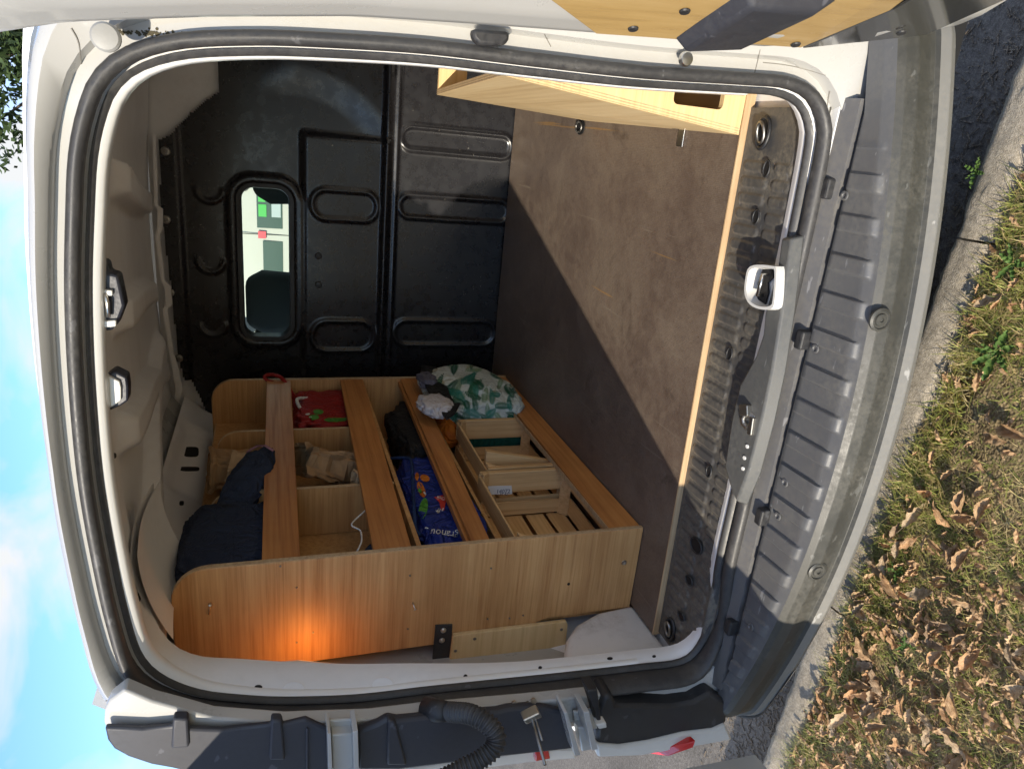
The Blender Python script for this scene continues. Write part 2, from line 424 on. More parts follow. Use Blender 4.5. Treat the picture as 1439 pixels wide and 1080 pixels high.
# fallen leaves
def leaf_proto(seed):
    r = random.Random(seed); N = 16; half = []
    lobes = r.choice((0, 3, 3, 4)); depth = r.uniform(0.18, 0.36) if lobes else 0.04
    for i in range(N+1):
        t = i/N; base = (0.21+0.05*r.random()*0)*math.sin(math.pi*min(1, t*0.92+0.05))**0.75*(0.75+0.5*t*(1.3-t))
        lb = 1.0-depth*(0.5+0.5*math.cos(2*math.pi*(t*(lobes+0.5)+0.1))) if lobes else 1.0
        half.append((t, max(0.012, base*lb*(1+r.uniform(-.10, .10))) if 0 < i < N else 0.01))
    curl = r.uniform(-0.6, 3.4); bend = r.uniform(-1.6, 2.2); tw = r.uniform(-1.6, 1.6); fold = r.uniform(-0.3, 0.8); sd_ = r.uniform(0, 50)
    m = MB()
    def P(t, s):
        z = bend*0.25*(t-0.5)**2 + curl*s*s*1.6 + fold*abs(s) + tw*s*(t-.5) + 0.10*mnoise.noise(Vector((t*5+sd_, s*6, 0)))
        return (t-0.5, s*(1-0.25*abs(curl)*abs(s)), z)
    K = (-1, -0.6, -0.25, 0, 0.25, 0.6, 1); nk = len(K)
    for i, (t, h) in enumerate(half):
        for s in K: m.v.append(P(t, s*h))
    for i in range(N):
        for j in range(nk-1):
            q = i*nk+j; m.f.append((q, q+nk, q+nk+1, q+1))
    b = len(m.v)
    for k, (t, wd) in enumerate(((0, 0.008), (-0.12, 0.006), (-0.25, 0.005))):
        m.v += [(t-0.5, -wd, 0.01+k*0.02), (t-0.5, wd, 0.01+k*0.02)]
    m.f += [(b, b+1, b+3, b+2), (b+2, b+3, b+5, b+4)]
    return m
LEAFM = []
for i, (d, l) in enumerate((((0.34, 0.20, 0.10), (0.56, 0.38, 0.21)), ((0.40, 0.21, 0.09), (0.62, 0.39, 0.21)), ((0.25, 0.16, 0.09), (0.46, 0.33, 0.21)), ((0.40, 0.27, 0.15), (0.60, 0.46, 0.30)))):
    M = mat('dry_leaf', d, 0.62, spec=0.35); t = NT(M)
    n = t.noise(t.coord((1, 1, 1)), 5, 5, 0.65); n2 = t.noise(t.coord((4, 30, 4)), 2.0, 3, 0.6)
    t.color(t.mix(t.gray(n2, 0.45, 0.6, 0, 0.4), t.ramp(n, [(0.35, d), (0.65, l)]), tuple(x*0.55 for x in d))); t.bump(n2, 0.5, 0.01)
    LEAFM.append(M)
protos = []; LOBED = []
for i in range(16):
    me = mesh_of('fallen_leaf', leaf_proto(20+i), True); me.materials.append(LEAFM[i % 4]); protos.append(me); LOBED.append(random.Random(20+i).choice((0, 3, 3, 4)) > 0)
rnd = random.Random(11); placed = 0
def place_leaf(x, y, sc, zlift):
    pi_ = rnd.randrange(len(protos)); o = bpy.data.objects.new('fallen_leaf', protos[pi_]); COL.objects.link(o)
    o.location = (x, y, ZV+zlift); o.scale = (sc, sc*rnd.uniform(0.8, 1.15), sc)
    o.rotation_euler = (rnd.gauss(0, 0.28), rnd.gauss(0, 0.25), rnd.uniform(0, 6.28))
    tone = ('light brown', 'reddish brown', 'dull dark brown', 'pale tan')[pi_ % 4]; size = 'small' if sc < 0.048 else ('large' if sc > 0.075 else 'medium sized')
    shape = 'lobed' if LOBED[pi_] else 'plain oval'
    where = 'close to the kerb' if kout(x)-y < 0.14 else ('among thick leaf litter' if x < -0.9 else 'on thin grass')
    tag(o, '%s %s %s dead leaf lying %s' % (size, tone, shape, where), 'leaf', 'fallen leaves: %s %s %s %s' % (size, tone, shape, where))
while placed < 285:
    x = rnd.uniform(-2.0, 0.0); y = kout(x) - 0.03 - rnd.random()*0.55
    dens = 0.14 + 0.86*smooth01(-0.45, -1.0, x) + 0.3*(nz(x, y, 9, 6) > 0.15)
    if rnd.random() > dens: continue
    place_leaf(x, y, rnd.uniform(0.030, 0.078)*(1.25 if rnd.random() < 0.12 else 1), rnd.uniform(0.010, 0.026)); placed += 1
# many more small leaf scraps as stuff
m = MB(); rnd2 = random.Random(4); lp = [leaf_proto(50+i) for i in range(5)]
for i in range(4200):
    x = rnd2.uniform(-2.4, 0.2); y = kout(x) - 0.02 - rnd2.random()*0.8
    if rnd2.random() > 0.25+0.75*smooth01(-0.4, -1.1, x): continue
    p = rnd2.choice(lp); sc = rnd2.uniform(0.012, 0.042); M3 = Matrix.Translation((x, y, ZV+rnd2.uniform(0.004, 0.02))) @ Matrix.Rotation(rnd2.uniform(0, 6.28), 4, 'Z') @ Matrix.Rotation(rnd2.gauss(0, .5), 4, 'X') @ Matrix.Scale(sc, 4)
    b = len(m.v); m.v += [tuple(M3 @ Vector(v)) for v in p.v]; m.f += [tuple(b+q for q in f) for f in p.f]
tag(stuff('leaf_litter', m, LEAFM[0]), 'small broken scraps of brown leaf litter in the grass', 'leaf litter', None, 'stuff')
# broad-leaved weeds
WEED = grassmat('weed_leaf', [(0.35, (0.045, 0.095, 0.018)), (0.5, (0.085, 0.16, 0.035)), (0.65, (0.15, 0.22, 0.06))])
def weed(u, v, size, nleaf, label, seed):
    r = random.Random(seed); p = px(u, v, 2, ZV); t = thing('weed_plant', label, 'weed', (p.x, p.y, ZV), 'broad leaved weeds along the kerb')
    for i in range(nleaf):
        a = i*2.4+r.uniform(-.4, .4); L = size*r.uniform(0.6, 1.1); wd = L*r.uniform(0.22, 0.34); el = r.uniform(0.15, 0.8); m = MB()
        dx = Vector((math.cos(a), math.sin(a), 0)); sx = Vector((-dx.y, dx.x, 0))
        def fn(q, s):
            c = p+dx*(L*q*math.cos(el*(1-q*0.6)))+Vector((0, 0, 0.01+L*math.sin(el)*q*(1-0.45*q)))
            ww = wd*math.sin(math.pi*min(1, q*0.93+0.04))**0.7*(s-0.5)*2
            return c+sx*ww*0.5+Vector((0, 0, abs(s-0.5)*wd*0.35+0.003*math.sin(q*22)))
        m.grid(fn, 10, 4); obj('leaf', m, WEED, t, True)
weed(1405, 497, 0.055, 9, 'bright green broad leaved weed rosette at the kerb edge beside bumper sensor', 1)
weed(1428, 372, 0.04, 6, 'low green weed sprouting from the kerb joint', 2)
weed(1377, 242, 0.035, 6, 'small weed seedling rooted in the gutter at the foot of the kerb', 3)
weed(1265, 800, 0.035, 8, 'tufted yellow green weed growing in moss against the kerb', 4)
weed(1280, 905, 0.03, 7, 'little clover like weed among brown dead leaves', 5)

# ------------------------------------------------------------------ the van
VAN = thing('cargo_van', 'white panel van with both rear doors open and a wooden rack inside', 'van', (-0.48, 2.0, 0.0))
def aplane(z): return 1.068 + 0.030*(z-0.6)
seal_px = [(1140,330),(1118,470),(1090,600),(1060,710),(1037,800),(1016,868),(993,920),(962,944),(900,953),(800,965),(700,976),(600,987),(500,999),(400,1003),(330,1000),(270,992),(215,970),(180,935),(158,870),(140,790),(122,690),(112,600),(105,500),(102,400),(104,300),(108,220),(120,160),(140,112),(180,78),(250,58),(350,53),(450,56),(600,66),(750,84),(900,101),(1050,111),(1105,116),(1138,132),(1154,160),(1157,200)]
loop3 = []
for (u, v) in seal_px:
    y = 1.08
    for _ in range(4):
        p = px(u, v, 1, y); y = aplane(p.z)
    loop3.append((p.x, p.z))
# the bottom run is the sill: hold it level
loop3 = [(x, max(z, 0.578) if z < 0.66 and -0.95 < x < 0.03 else z) for x, z in loop3]
loop3 = [(x, (0.578 if (z < 0.62 and -0.93 < x < 0.02) else z)) for x, z in loop3]
NL = 200
SL = catmull(loop3, NL)
# orientation: make it clockwise seen from behind -> compute outward normals
tan = np.roll(SL, -3, 0) - np.roll(SL, 3, 0); tan /= np.linalg.norm(tan, axis=1)[:, None]
NRM = np.stack([tan[:, 1], -tan[:, 0]], 1)
cen = SL.mean(0)
if ((SL-cen)*NRM).sum() < 0: NRM = -NRM
WT = np.clip(NRM[:, 1], 0, 1); WB = np.clip(-NRM[:, 1], 0, 1); WL = np.clip(-NRM[:, 0], 0, 1); WR = np.clip(NRM[:, 0], 0, 1)
def ring(off, dy, dz=0.0):
    """loop in space: off = outward offset, dy = forward offset, both scalar or array"""
    off = np.broadcast_to(off, (NL,)); dy = np.broadcast_to(dy, (NL,)); dz = np.broadcast_to(dz, (NL,))
    q = SL + NRM*off[:, None]
    return [(q[i, 0], aplane(SL[i, 1])+dy[i], q[i, 1]+dz[i]) for i in range(NL)]
# rubber seal with an elliptical section and a flap
mb = MB(); loops = []
for j in range(17):
    a = 2*math.pi*j/16
    rp = 0.0125-0.0025*np.maximum(WR, WT); ry = 0.015 + 0.016*WL
    loops.append(ring(math.cos(a)*rp, math.sin(a)*ry - 0.006*WL))
seal = obj('door_seal', mb.loft(loops), RUB, VAN, True)
mb = MB(); mb.loft([ring(-0.012, 0.012), ring(-0.019, 0.016), ring(-0.021, 0.023), ring(-0.014, 0.028)])
obj('inner_lip', mb, RUB, seal, True)
# inner frame behind the seal
PW = WL**1.3*np.array([0.30+0.70*smooth01(0.95, 1.62, z) for z in SL[:, 1]])
f0 = ring(0.004, 0.012); f1 = ring(-0.015, 0.022)
f2 = ring(-(0.018+0.006*PW+0.006*WT), 0.030+0.012*PW+0.01*WT)
f3 = ring(-(0.016+0.018*PW-0.020*WT), 0.038+0.050*PW+0.05*WT)
f4 = ring(-(0.012+0.020*PW-0.028*WT), 0.050+0.070*PW+0.24*WT**5, 0.004*WT)
f5 = ring(0.030+0.06*WT+0.02*WL, 0.058+0.080*PW+0.25*WT**5)
f6 = ring(0.14, 0.075+0.080*PW+0.25*WT**5)
mb = MB(); mb.loft([f0, f1, f2, f3, f4, f5, f6])
obj('rear_frame', mb, W_INT, VAN, True, angle=50)
# bright flange of the frame
mb = MB(); mb.loft([ring(-0.0135, 0.018), ring(-0.0215-0.007*WT, 0.024), ring(-0.0235-0.009*WT, 0.034+0.012*WT), ring(-0.019-0.004*WT, 0.042+0.022*WT)])
mb.f = [f for f in mb.f if max(WB[i % NL] for i in f) < 0.20 and not any(mb.v[i][2] < 0.72 for i in f)]
obj('frame_flange', mb, W_BRI, VAN, True)
# outside of the frame : channel, painted face, corner of the body
OUT = 0.044*WT + 0.10*WL + 0.13*WR + 0.06*WB - 0.07*WT*WL - 0.07*WT*WR
g0 = ring(0.006, 0.010); g1 = ring(0.022+0.010*WR, 0.004+0.012*WR); g2 = ring(0.026+0.010*WR, -0.014+0.006*WR)
g3 = ring(np.maximum(0.03, OUT*0.75), -0.022-0.004*WT); g4 = ring(np.maximum(0.036, OUT*0.94), -0.016); g5 = ring(np.maximum(0.04, OUT), 0.004)
mb = MB(); mb.loft([g0, g1, g2, g3, g4, g5])
obj('rear_panel', mb, W_EXT, VAN, True, angle=45)
# body sides and roof running forward
def fwd(y, ex, ez):
    out = []
    for i in range(NL):
        q = SL[i] + NRM[i]*max(0.04, OUT[i])
        x, z = q
        z2 = z + ez*max(0, (z-0.9)/0.85); x2 = -0.48+(x+0.48)*(1+ex)
        if z < 0.62: z2 = min(z2, 0.50)
        out.append((x2, y, z2))
    return out
mb = MB(); mb.loft([g5, fwd(1.16, 0.03, 0.015), fwd(1.5, 0.10, 0.06), fwd(2.2, 0.13, 0.10), fwd(2.95, 0.13, 0.11)])
obj('body_shell', mb, W_EXT, VAN, True, angle=50)
# roof over the cab
mb = MB(); ctop = [p for p in fwd(2.95, 0.13, 0.11) if p[2] > 1.72]; ctop.sort()
mb.loft([ctop, [(x, 3.6, z-0.03) for x, y, z in ctop], [(-0.48+(x+0.48)*0.9, 4.1, z-0.16) for x, y, z in ctop]], False)
obj('cab_roof', mb, W_EXT, VAN, True)
mb = MB()
for s in (-1, 1):
    cx = -0.48+s*0.80
    mb.prism([(cx, 2.96, 0.35), (cx, 4.2, 0.35), (cx, 5.0, 0.55), (cx, 4.9, 0.98), (cx, 4.4, 1.10), (cx, 2.96, 1.12)], (s*0.04, 0, 0))
    mb.prism([(cx, 4.35, 1.10), (cx, 4.45, 1.08), (cx-s*0.1, 4.05, 1.78), (cx-s*0.1, 3.98, 1.78)], (s*0.03, 0, 0))
mb.prism([(-1.28, 4.4, 1.08), (-1.28, 5.0, 0.95), (-1.28, 5.05, 0.5), (-1.28, 4.9, 0.5)], (1.6, 0, 0))
obj('cab_body', mb, W_EXT, VAN, False, 0.01)
DASH = mat('dash_plastic', (0.03, 0.03, 0.033), 0.6)
mb = MB(); mb.prism([(-1.26, 3.95, 0.9), (-1.26, 3.98, 1.06), (-1.26, 4.4, 1.09), (-1.26, 4.4, 0.8)], (1.56, 0, 0))
mb.box(-1.26, 0.3, 2.9, 4.4, 0.42, 0.46)
obj('dashboard', mb, DASH, VAN, False, 0.02)
# rear wheels (below the floor, out of sight from behind but they carry the van)
TYRE = mat('tyre_rubber', (0.02, 0.02, 0.02), 0.8)
for sx in (-1.22, 0.16):
    for wy in (1.95, 4.55):
        mb = MB(); mb.disc((sx, wy, 0.31), (1, 0, 0), 0.31, 0.2, 32, [(0.2, 0.0), (0.285, 0.0), (0.31, 0.03), (0.31, 0.17), (0.285, 0.2), (0.2, 0.2)])
        wv = obj('wheel', mb, TYRE, VAN, True, angle=40)
        mb = MB(); mb.disc((sx+0.02, wy, 0.31), (1, 0, 0), 0.2, 0.16, 24, [(0.05, 0.03), (0.19, 0.0), (0.2, 0.02), (0.2, 0.14), (0.19, 0.16), (0.05, 0.13)])
        obj('rim', mb, DSTEEL, wv, True, angle=40)
mb = MB(); mb.box(-1.24, 0.28, 1.10, 4.9, 0.30, 0.55); obj('underbody', mb, DARK, VAN)

# inner side walls and roof panel
def wall_left(a, b):
    y = 1.20+1.62*a
    prof = [(-1.21, 0.56), (-1.25, 0.9), (-1.27, 1.2), (-1.22, 1.5), (-1.16, 1.68), (-1.10, 1.78), (-1.06, 1.83)]
    t = b*(len(prof)-1); i = min(int(t), len(prof)-2); f = t-i; f = f*f*(3-2*f)*0.4+f*0.6
    x = prof[i][0]*(1-f)+prof[i+1][0]*f; z = prof[i][1]*(1-f)+prof[i+1][1]*f
    x -= 0.02*smooth01(0.2, 0.26, (a*2.2) % 1.0)*smooth01(0.9, 0.84, (a*2.2) % 1.0)*smooth01(0.3, 0.4, b)*smooth01(0.97, 0.9, b)
    return (x, y, z)
mb = MB(); mb.grid(wall_left, 60, 36); wl_o = obj('inner_side_wall', mb, W_INT, VAN, True, angle=55)
mb = MB()
def wall_right(a, b):
    x, y, z = wall_left(a, b); return (-0.96-x+0.02, y, z)
mb.grid(wall_right, 60, 36); obj('inner_side_wall', mb, W_INT, VAN, True, angle=55)
# roof skin seen from inside with pressed diagonal ribs
def rooff(a, b):
    x = -1.08+1.22*a; y = 1.32+1.49*b
    z = 1.772 + 0.10*smooth01(0.0, 0.9, b) + 0.035*(1-((x+0.48)/0.62)**2)
    r = 0
    for (xa, ya, xb, yb) in ((-0.15, 1.7, -0.32, 2.7), (-0.42, 1.6, -0.62, 2.7), (-0.65, 1.5, -0.92, 2.75), (-0.98, 1.6, -0.80, 2.75)):
        d = Vector((xb-xa, yb-ya)); L = d.length; d /= L; p = Vector((x-xa, y-ya)); s = abs(p.x*d.y-p.y*d.x); t = p.dot(d)/L
        r = max(r, smooth01(0.045, 0.028, s)*smooth01(-0.02, 0.05, t)*smooth01(1.02, 0.9, t))
    return (x, y, z-0.038*r)
mb = MB(); mb.grid(rooff, 110, 110); obj('roof_panel', mb, W_INT, VAN, True)
# cant rail bracket hanging at the left end of the header
mb = MB()
def tongue(a, b):
    y = 1.28+0.30*b; x = -0.80-0.20*a - 0.06*b*0
    return (x, y, 1.748-0.05*a*a+0.012*math.sin(b*3.1))
mb.grid(tongue, 16, 10)
mb.grid(lambda a, b: (lambda p: (p[0], p[1], p[2]+0.012))(tongue(a, b)), 16, 10)
obj('roof_rail_bracket', mb, W_INT, VAN, True)
# small dark holes in the header, pillar and wall
def hole(name, u, v, ax, val, du, dv, parent=VAN, M=DARK, lift=0.0):
    c = px(u, v, ax, val); a = px(u+du, v, ax, val)-c; b = px(u, v+dv, ax, val)-c
    n = a.cross(b).normalized()
    if n.dot(Vector(CAMP.tolist())-c) < 0: n = -n
    mb = MB(); k = 14
    top = [c+n*(0.0015+lift)+a*math.cos(2*math.pi*i/k)+b*math.sin(2*math.pi*i/k) for i in range(k)]
    mb.prism(top, -n*0.003); return obj(name, mb, M, parent)
def frame_at(u, v):
    """depth of the rear_frame surface under a photo pixel (ray cast on the lofted rings)"""
    best = None
    o = Vector(CAMP.tolist()); d = (px(u, v, 1, 2.0)-o).normalized()
    h = FR_BVH.ray_cast(o, d)
    return h
from mathutils.bvhtree import BVHTree
_fm = MB(); _fm.loft([f0, f1, f2, f3, f4, f5, f6])
FR_BVH = BVHTree.FromPolygons([Vector(v) for v in _fm.v], _fm.f)
def frame_hole(name, u, v, ru, rv, M=DARK):
    h = frame_at(u, v)
    if h[0] is None: return
    c, n = h[0], h[1]
    if n.dot(Vector(CAMP.tolist())-c) < 0: n = -n
    o = Vector(CAMP.tolist()); k = 14; pts = []
    for i in range(k):
        d = (px(u+ru*math.cos(2*math.pi*i/k), v+rv*math.sin(2*math.pi*i/k), 1, 2.0)-o).normalized()
        t = (c-o).dot(n)/d.dot(n); pts.append(o+d*t+n*0.0016)
    mb = MB(); mb.prism(pts, -n*0.003); obj(name, mb, M, VAN)
for (u, v, ru, rv) in ((363, 965, 5.5, 3), (346, 977, 3.8, 3), (285, 957, 3, 2), (413, 973, 3, 1.8), (538, 965, 3, 2), (654, 951, 3, 3.5), (759, 938, 2.6, 2), (857, 925, 4, 1.8), (919, 922, 2.6, 1.6), (138, 336, 1.4, 3), (152, 334, 1.8, 4), (152, 351, 1.4, 3), (145, 256, 2.5, 14), (160, 640, 2.5, 4), (154, 650, 1.8, 3), (165, 616, 1.4, 4), (180, 308, 1.2, 8), (192, 855, 3, 12), (195, 838, 2, 7), (197, 824, 2, 6)):
    frame_hole('access_hole', u, v, ru, rv)
for (u, v, ru, rv) in ((413, 968, 15, 10), (538, 962, 15, 10)):
    frame_hole('pressed_boss', u, v, ru, rv, W_INT)
def wall_hole(u, v, ru, rv):
    o = Vector(CAMP.tolist()); me = wl_o.data; org = Vector(ROOT['cargo_van'])
    bv = BVHTree.FromPolygons([v_.co+org for v_ in me.vertices], [tuple(p.vertices) for p in me.polygons])
    h = bv.ray_cast(o, (px(u, v, 1, 2.0)-o).normalized())
    if h[0] is None: return
    c, n = h[0], h[1]
    if n.dot(o-c) < 0: n = -n
    pts = []
    for i in range(16):
        a = 2*math.pi*i/16; ca, sa = math.cos(a), math.sin(a)
        du = math.copysign(abs(ca)**0.5, ca)*ru; dv = math.copysign(abs(sa)**0.5, sa)*rv
        d = (px(u+du, v+dv, 1, 2.0)-o).normalized(); t = (c-o).dot(n)/d.dot(n); pts.append(o+d*t+n*0.002)
    mb = MB(); mb.prism(pts, -n*0.004); obj('access_hole', mb, DARK, VAN)
for a in ((268, 635, 11, 7), (265, 659, 15, 3), (255, 707, 3, 3), (230, 852, 12, 5)): wall_hole(*a)

ARCHM = paint('scuffed_paint', (0.74, 0.74, 0.74), 0.4, 0.2, 1.0, (0.16, 0.13, 0.10))
# wheel arch gusset at the left
mb = MB(); prof = [(1.11, 0.585), (1.392, 0.585), (1.380, 0.70), (1.345, 0.775), (1.30, 0.82), (1.25, 0.845), (1.11, 0.87)]
mb.prism([(-1.148, y, z) for y, z in prof], (-0.12, 0, 0)); obj('wheel_arch', mb, ARCHM, VAN, True, 0.02, 3)

# bulkhead -------------------------------------------------------------
YB = 2.79
BX0, BX1, BZ0, BZ1 = -1.24, 0.32, 0.585, 1.90
def stad(x, z, x0, x1, z0, z1):
    cx, cz = (x0+x1)/2, (z0+z1)/2; hw, hh = abs(x1-x0)/2, abs(z1-z0)/2; r = min(hw, hh)*0.95
    qx, qz = abs(x-cx)-hw+r, abs(z-cz)-hh+r
    return math.hypot(max(qx, 0), max(qz, 0))+min(max(qx, qz), 0)-r
def rrect(x, z, x0, x1, z0, z1, r):
    cx, cz = (x0+x1)/2, (z0+z1)/2; hw, hh = abs(x1-x0)/2, abs(z1-z0)/2
    qx, qz = abs(x-cx)-hw+r, abs(z-cz)-hh+r
    return math.hypot(max(qx, 0), max(qz, 0))+min(max(qx, qz), 0)-r
WX0, WX1, WZ0, WZ1 = -0.815, -0.240, 1.425, 1.612
OV = [(-0.345, -0.238, 1.115, 1.355), (-0.862, -0.738, 1.112, 1.354), (-0.072, 0.012, 0.60, 1.032), (-0.322, -0.236, 0.585, 1.03), (-0.84, -0.735, 0.60, 1.03)]
CIR = [(-0.265, 1.705), (-0.519, 1.711), (-0.762, 1.714)]
def bh(x, z):
    h = 0.0
    sp = smooth01(-0.035, -0.06, x)*smooth01(1.40, 1.375, z)*smooth01(1.06, 1.09, z)
    h += 0.022*sp
    # big swept recess top right
    dd = math.hypot((x+0.20)/1.0, (z-1.42)/1.1)
    h += 0.014*smooth01(0.27, 0.38, dd)*smooth01(-0.12, 0.02, x)*smooth01(1.56, 1.40, z)*smooth01(1.06, 1.09, z)
    h += 0.03*smooth01(0.16, 0.24, math.hypot(x-0.22, z-1.38))*0
    h += 0.026*smooth01(0.034, 0.020, abs(z-1.070))
    h += 0.012*smooth01(1.06, 1.04, z)
    for o in OV:
        d = stad(x, z, *o); h += 0.007*smooth01(0.013, 0.003, abs(d))
    for cx, cz in CIR:
        d = abs(math.hypot(x-cx, z-cz)-0.045); h += 0.006*smooth01(0.012, 0.003, d)*smooth01(0, 0.02, cx+0.01-x+0.0)
    d = rrect(x, z, WX0, WX1, WZ0, WZ1, 0.055)
    h += 0.020*smooth01(0.045, 0.028, d) - 0.016*smooth01(0.012, 0.0, d)
    h += 0.006*nz(x, z, 0, 2.5)
    h += 0.012*smooth01(1.79, 1.81, z)
    return h
NX, NZ_ = 260, 220
def bfn(a, b):
    x = BX0+(BX1-BX0)*a; z = BZ0+(BZ1-BZ0)*b
    return (x, YB-bh(x, z), z)
def bskip(a, b):
    x = BX0+(BX1-BX0)*a; z = BZ0+(BZ1-BZ0)*b
    if rrect(x, z, WX0, WX1, WZ0, WZ1, 0.055) < -0.004: return True
    # white body shows at the upper right corner
    if z > float(np.interp(x, (-0.13, -0.10, -0.02, 0.03, 0.058, 0.32), (1.90, 1.825, 1.755, 1.70, 1.662, 1.655))): return True
    if z > float(np.interp(x, (-1.003, -0.888, -0.616, -0.436, -0.337, -0.076, 0.1), (1.820, 1.839, 1.848, 1.860, 1.864, 1.854, 1.85))): return True
    if x > 0.02 and z > 1.80: return True
    if x < -0.98 and z > 1.80-0.35*(-0.98-x): return True
    return False
mb = MB(); mb.grid(bfn, NX, NZ_, bskip); bulk = obj('bulkhead', mb, BULK, VAN, True)
mb = MB(); mb.box(-1.24, 0.32, YB+0.03, YB+0.05, 1.62, 1.90); mb.box(-1.24, -0.83, YB+0.03, YB+0.05, 0.5, 1.63); mb.box(-0.22, 0.32, YB+0.03, YB+0.05, 0.5, 1.63)
obj('bulkhead_surround', mb, W_INT, VAN)
# window rubber and glass
def rloop(y, off):
    pts = []; r = 0.055+off; x0, x1, z0, z1 = WX0-off, WX1+off, WZ0-off, WZ1+off
    for (cx, cz, a0) in ((x1-r, z1-r, 0), (x0+r, z1-r, 90), (x0+r, z0+r, 180), (x1-r, z0+r, 270)):
        for k in range(7):
            a = math.radians(a0+15*k); pts.append((cx+r*math.cos(a), y, cz+r*math.sin(a)))
    return pts
mb = MB(); mb.loft([rloop(YB-0.004, 0.010), rloop(YB-0.014, 0.006), rloop(YB-0.014, -0.008), rloop(YB+0.01, -0.012), rloop(YB+0.03, -0.012)])
obj('window_rubber', mb, BLK, bulk, True, angle=40)
GLASS = mat('tinted_glass', (0.80, 0.92, 0.86), 0.02); GLASS.node_tree.nodes['Principled BSDF'].inputs['Transmission Weight'].default_value = 1.0
GLASS.node_tree.nodes['Principled BSDF'].inputs['IOR'].default_value = 1.02
mb = MB(); mb.prism(rloop(YB+0.010, -0.004), (0, 0.004, 0)); obj('window_glass', mb, GLASS, bulk)
for (x, z) in ((-0.485, 1.331), (-0.595, 1.330)):
    mb = MB(); mb.disc((x, YB-0.022, z), (0, -1, 0), 0.012, 0.01, 16, [(0.014, 0), (0.012, 0.012), (0.005, 0.014)]); obj('bolt', mb, BLK, bulk, True, angle=40)
for (x, z) in ((-0.149, 1.838), (-0.642, 1.852), (-0.894, 1.837), (-0.38, 1.85)):
    mb = MB(); mb.disc((x, YB-0.010, z), (0, -1, 0), 0.012, 0.01, 12, [(0.016, 0), (0.014, 0.006), (0.006, 0.008), (0.004, 0.004)]); obj('screw', mb, DSTEEL, bulk, True, angle=40)
# flange strip where the roof meets the bulkhead
mb = MB(); pts = [px(u, v, 1, YB-0.03) for u, v in ((219, 190), (221, 250), (222, 288), (229, 294), (229, 322), (224, 330), (232, 395), (240, 402), (242, 428), (235, 434), (244, 495), (252, 522), (256, 548), (252, 560))]
pts2 = [px(u-5, v, 1, YB-0.03) for u, v in ((219, 190), (221, 250), (222, 288), (226, 294), (226, 322), (223, 330), (231, 395), (236, 402), (238, 428), (233, 434), (243, 495), (248, 522), (252, 548), (250, 560))]
for i in range(len(pts)-1):
    mb.prism([pts[i], pts[i+1], pts2[i+1], pts2[i]], (0, 0.006, 0))
obj('roof_flange', mb, W_INT, VAN)
# seats in the cab
SEAT = mat('seat_fabric', (0.05, 0.055, 0.055), 0.85)
for k, (cx, top) in enumerate(((-0.98, 1.40), (-0.10, 1.40))):
    pass
def seat(cx, yy, head):
    mb = MB()
    prof = [(-0.24, 0.62), (-0.25, 0.9), (-0.24, 1.2), (-0.18, 1.36), (0.18, 1.36), (0.24, 1.2), (0.25, 0.9), (0.24, 0.62)]
    mb.prism([(cx+x, yy+0.10*(z-0.6)*-1, z) for x, z in prof], (0, 0.13, 0)); s = obj('cab_seat', mb, SEAT, VAN, True, 0.04, 3)
    mb = MB(); hp = [(-0.13, 1.40), (-0.14, 1.56), (-0.10, 1.63), (0.10, 1.63), (0.14, 1.56), (0.13, 1.40)]
    mb.prism([(cx+x, yy-0.06, z+head) for x, z in hp], (0, 0.09, 0)); obj('headrest', mb, SEAT, s, True, 0.03, 3)
    mb = MB(); mb.tube([(cx-0.05, yy, 1.33), (cx-0.05, yy, 1.45+head)], 0.007); mb.tube([(cx+0.05, yy, 1.33), (cx+0.05, yy, 1.45+head)], 0.007); obj('headrest_post', mb, STEEL, s)
seat(-0.78, 3.25, -0.02); seat(-1.02, 3.30, -0.05); seat(-0.21, 3.22, -0.06)

# sill cover ------------------------------------------------------------
YF = 1.288
SX0, SX1 = -1.135, 0.105
def bfl(x): return 1.258+0.0253*(x+1.145)
def sillh(x, y):
    y = y+(YF-(bfl(x)-0.002))*smooth01(1.074, 1.12, y)
    z = 0.588
    z -= 0.010*smooth01(1.115, 1.085, y)
    z += 0.012*smooth01(1.108, 1.098, y)*smooth01(1.08, 1.088, y)
    p = (x+0.02) % 0.031 - 0.0155
    d1 = stad(p, y, -0.0115, 0.0115, 1.195, 1.278); z += 0.0035*smooth01(0.001, -0.004, d1)*smooth01(0.02, 0.0, x)
    d2 = stad(p, y, -0.0105, 0.0105, 1.128, 1.182); z += 0.0028*smooth01(0.001, -0.003, d2)*smooth01(0.02, 0.0, x)
    return z
mb = MB()
def sfn(a, b):
    x = SX0+(SX1-SX0)*a; y = 1.074+(bfl(x)-0.002-1.074)*b; return (x, y, sillh(x, y))
mb.grid(sfn, 620, 74)
sill = obj('sill_cover', mb, SILL, VAN, True)
mb = MB(); mb.box(-1.2, 0.3, 1.06, 2.82, 0.52, 0.574); obj('floor_pan', mb, W_INT, VAN)
def ell(name, c, rx, ry, M, h=0.002, parent=sill, z=0.594, ring_=None):
    mb = MB(); k = 20
    mb.prism([(c[0]+rx*math.cos(2*math.pi*i/k), c[1]+ry*math.sin(2*math.pi*i/k), z) for i in range(k)], (0, 0, -0.004)); o = obj(name, mb, M, parent)
    if ring_:
        mb = MB(); mb.tube([(c[0]+(rx+0.002)*math.cos(2*math.pi*i/24), c[1]+(ry+0.002)*math.sin(2*math.pi*i/24), z) for i in range(24)], ring_, 8, True); obj('rim', mb, BLK, o, True)
    return o
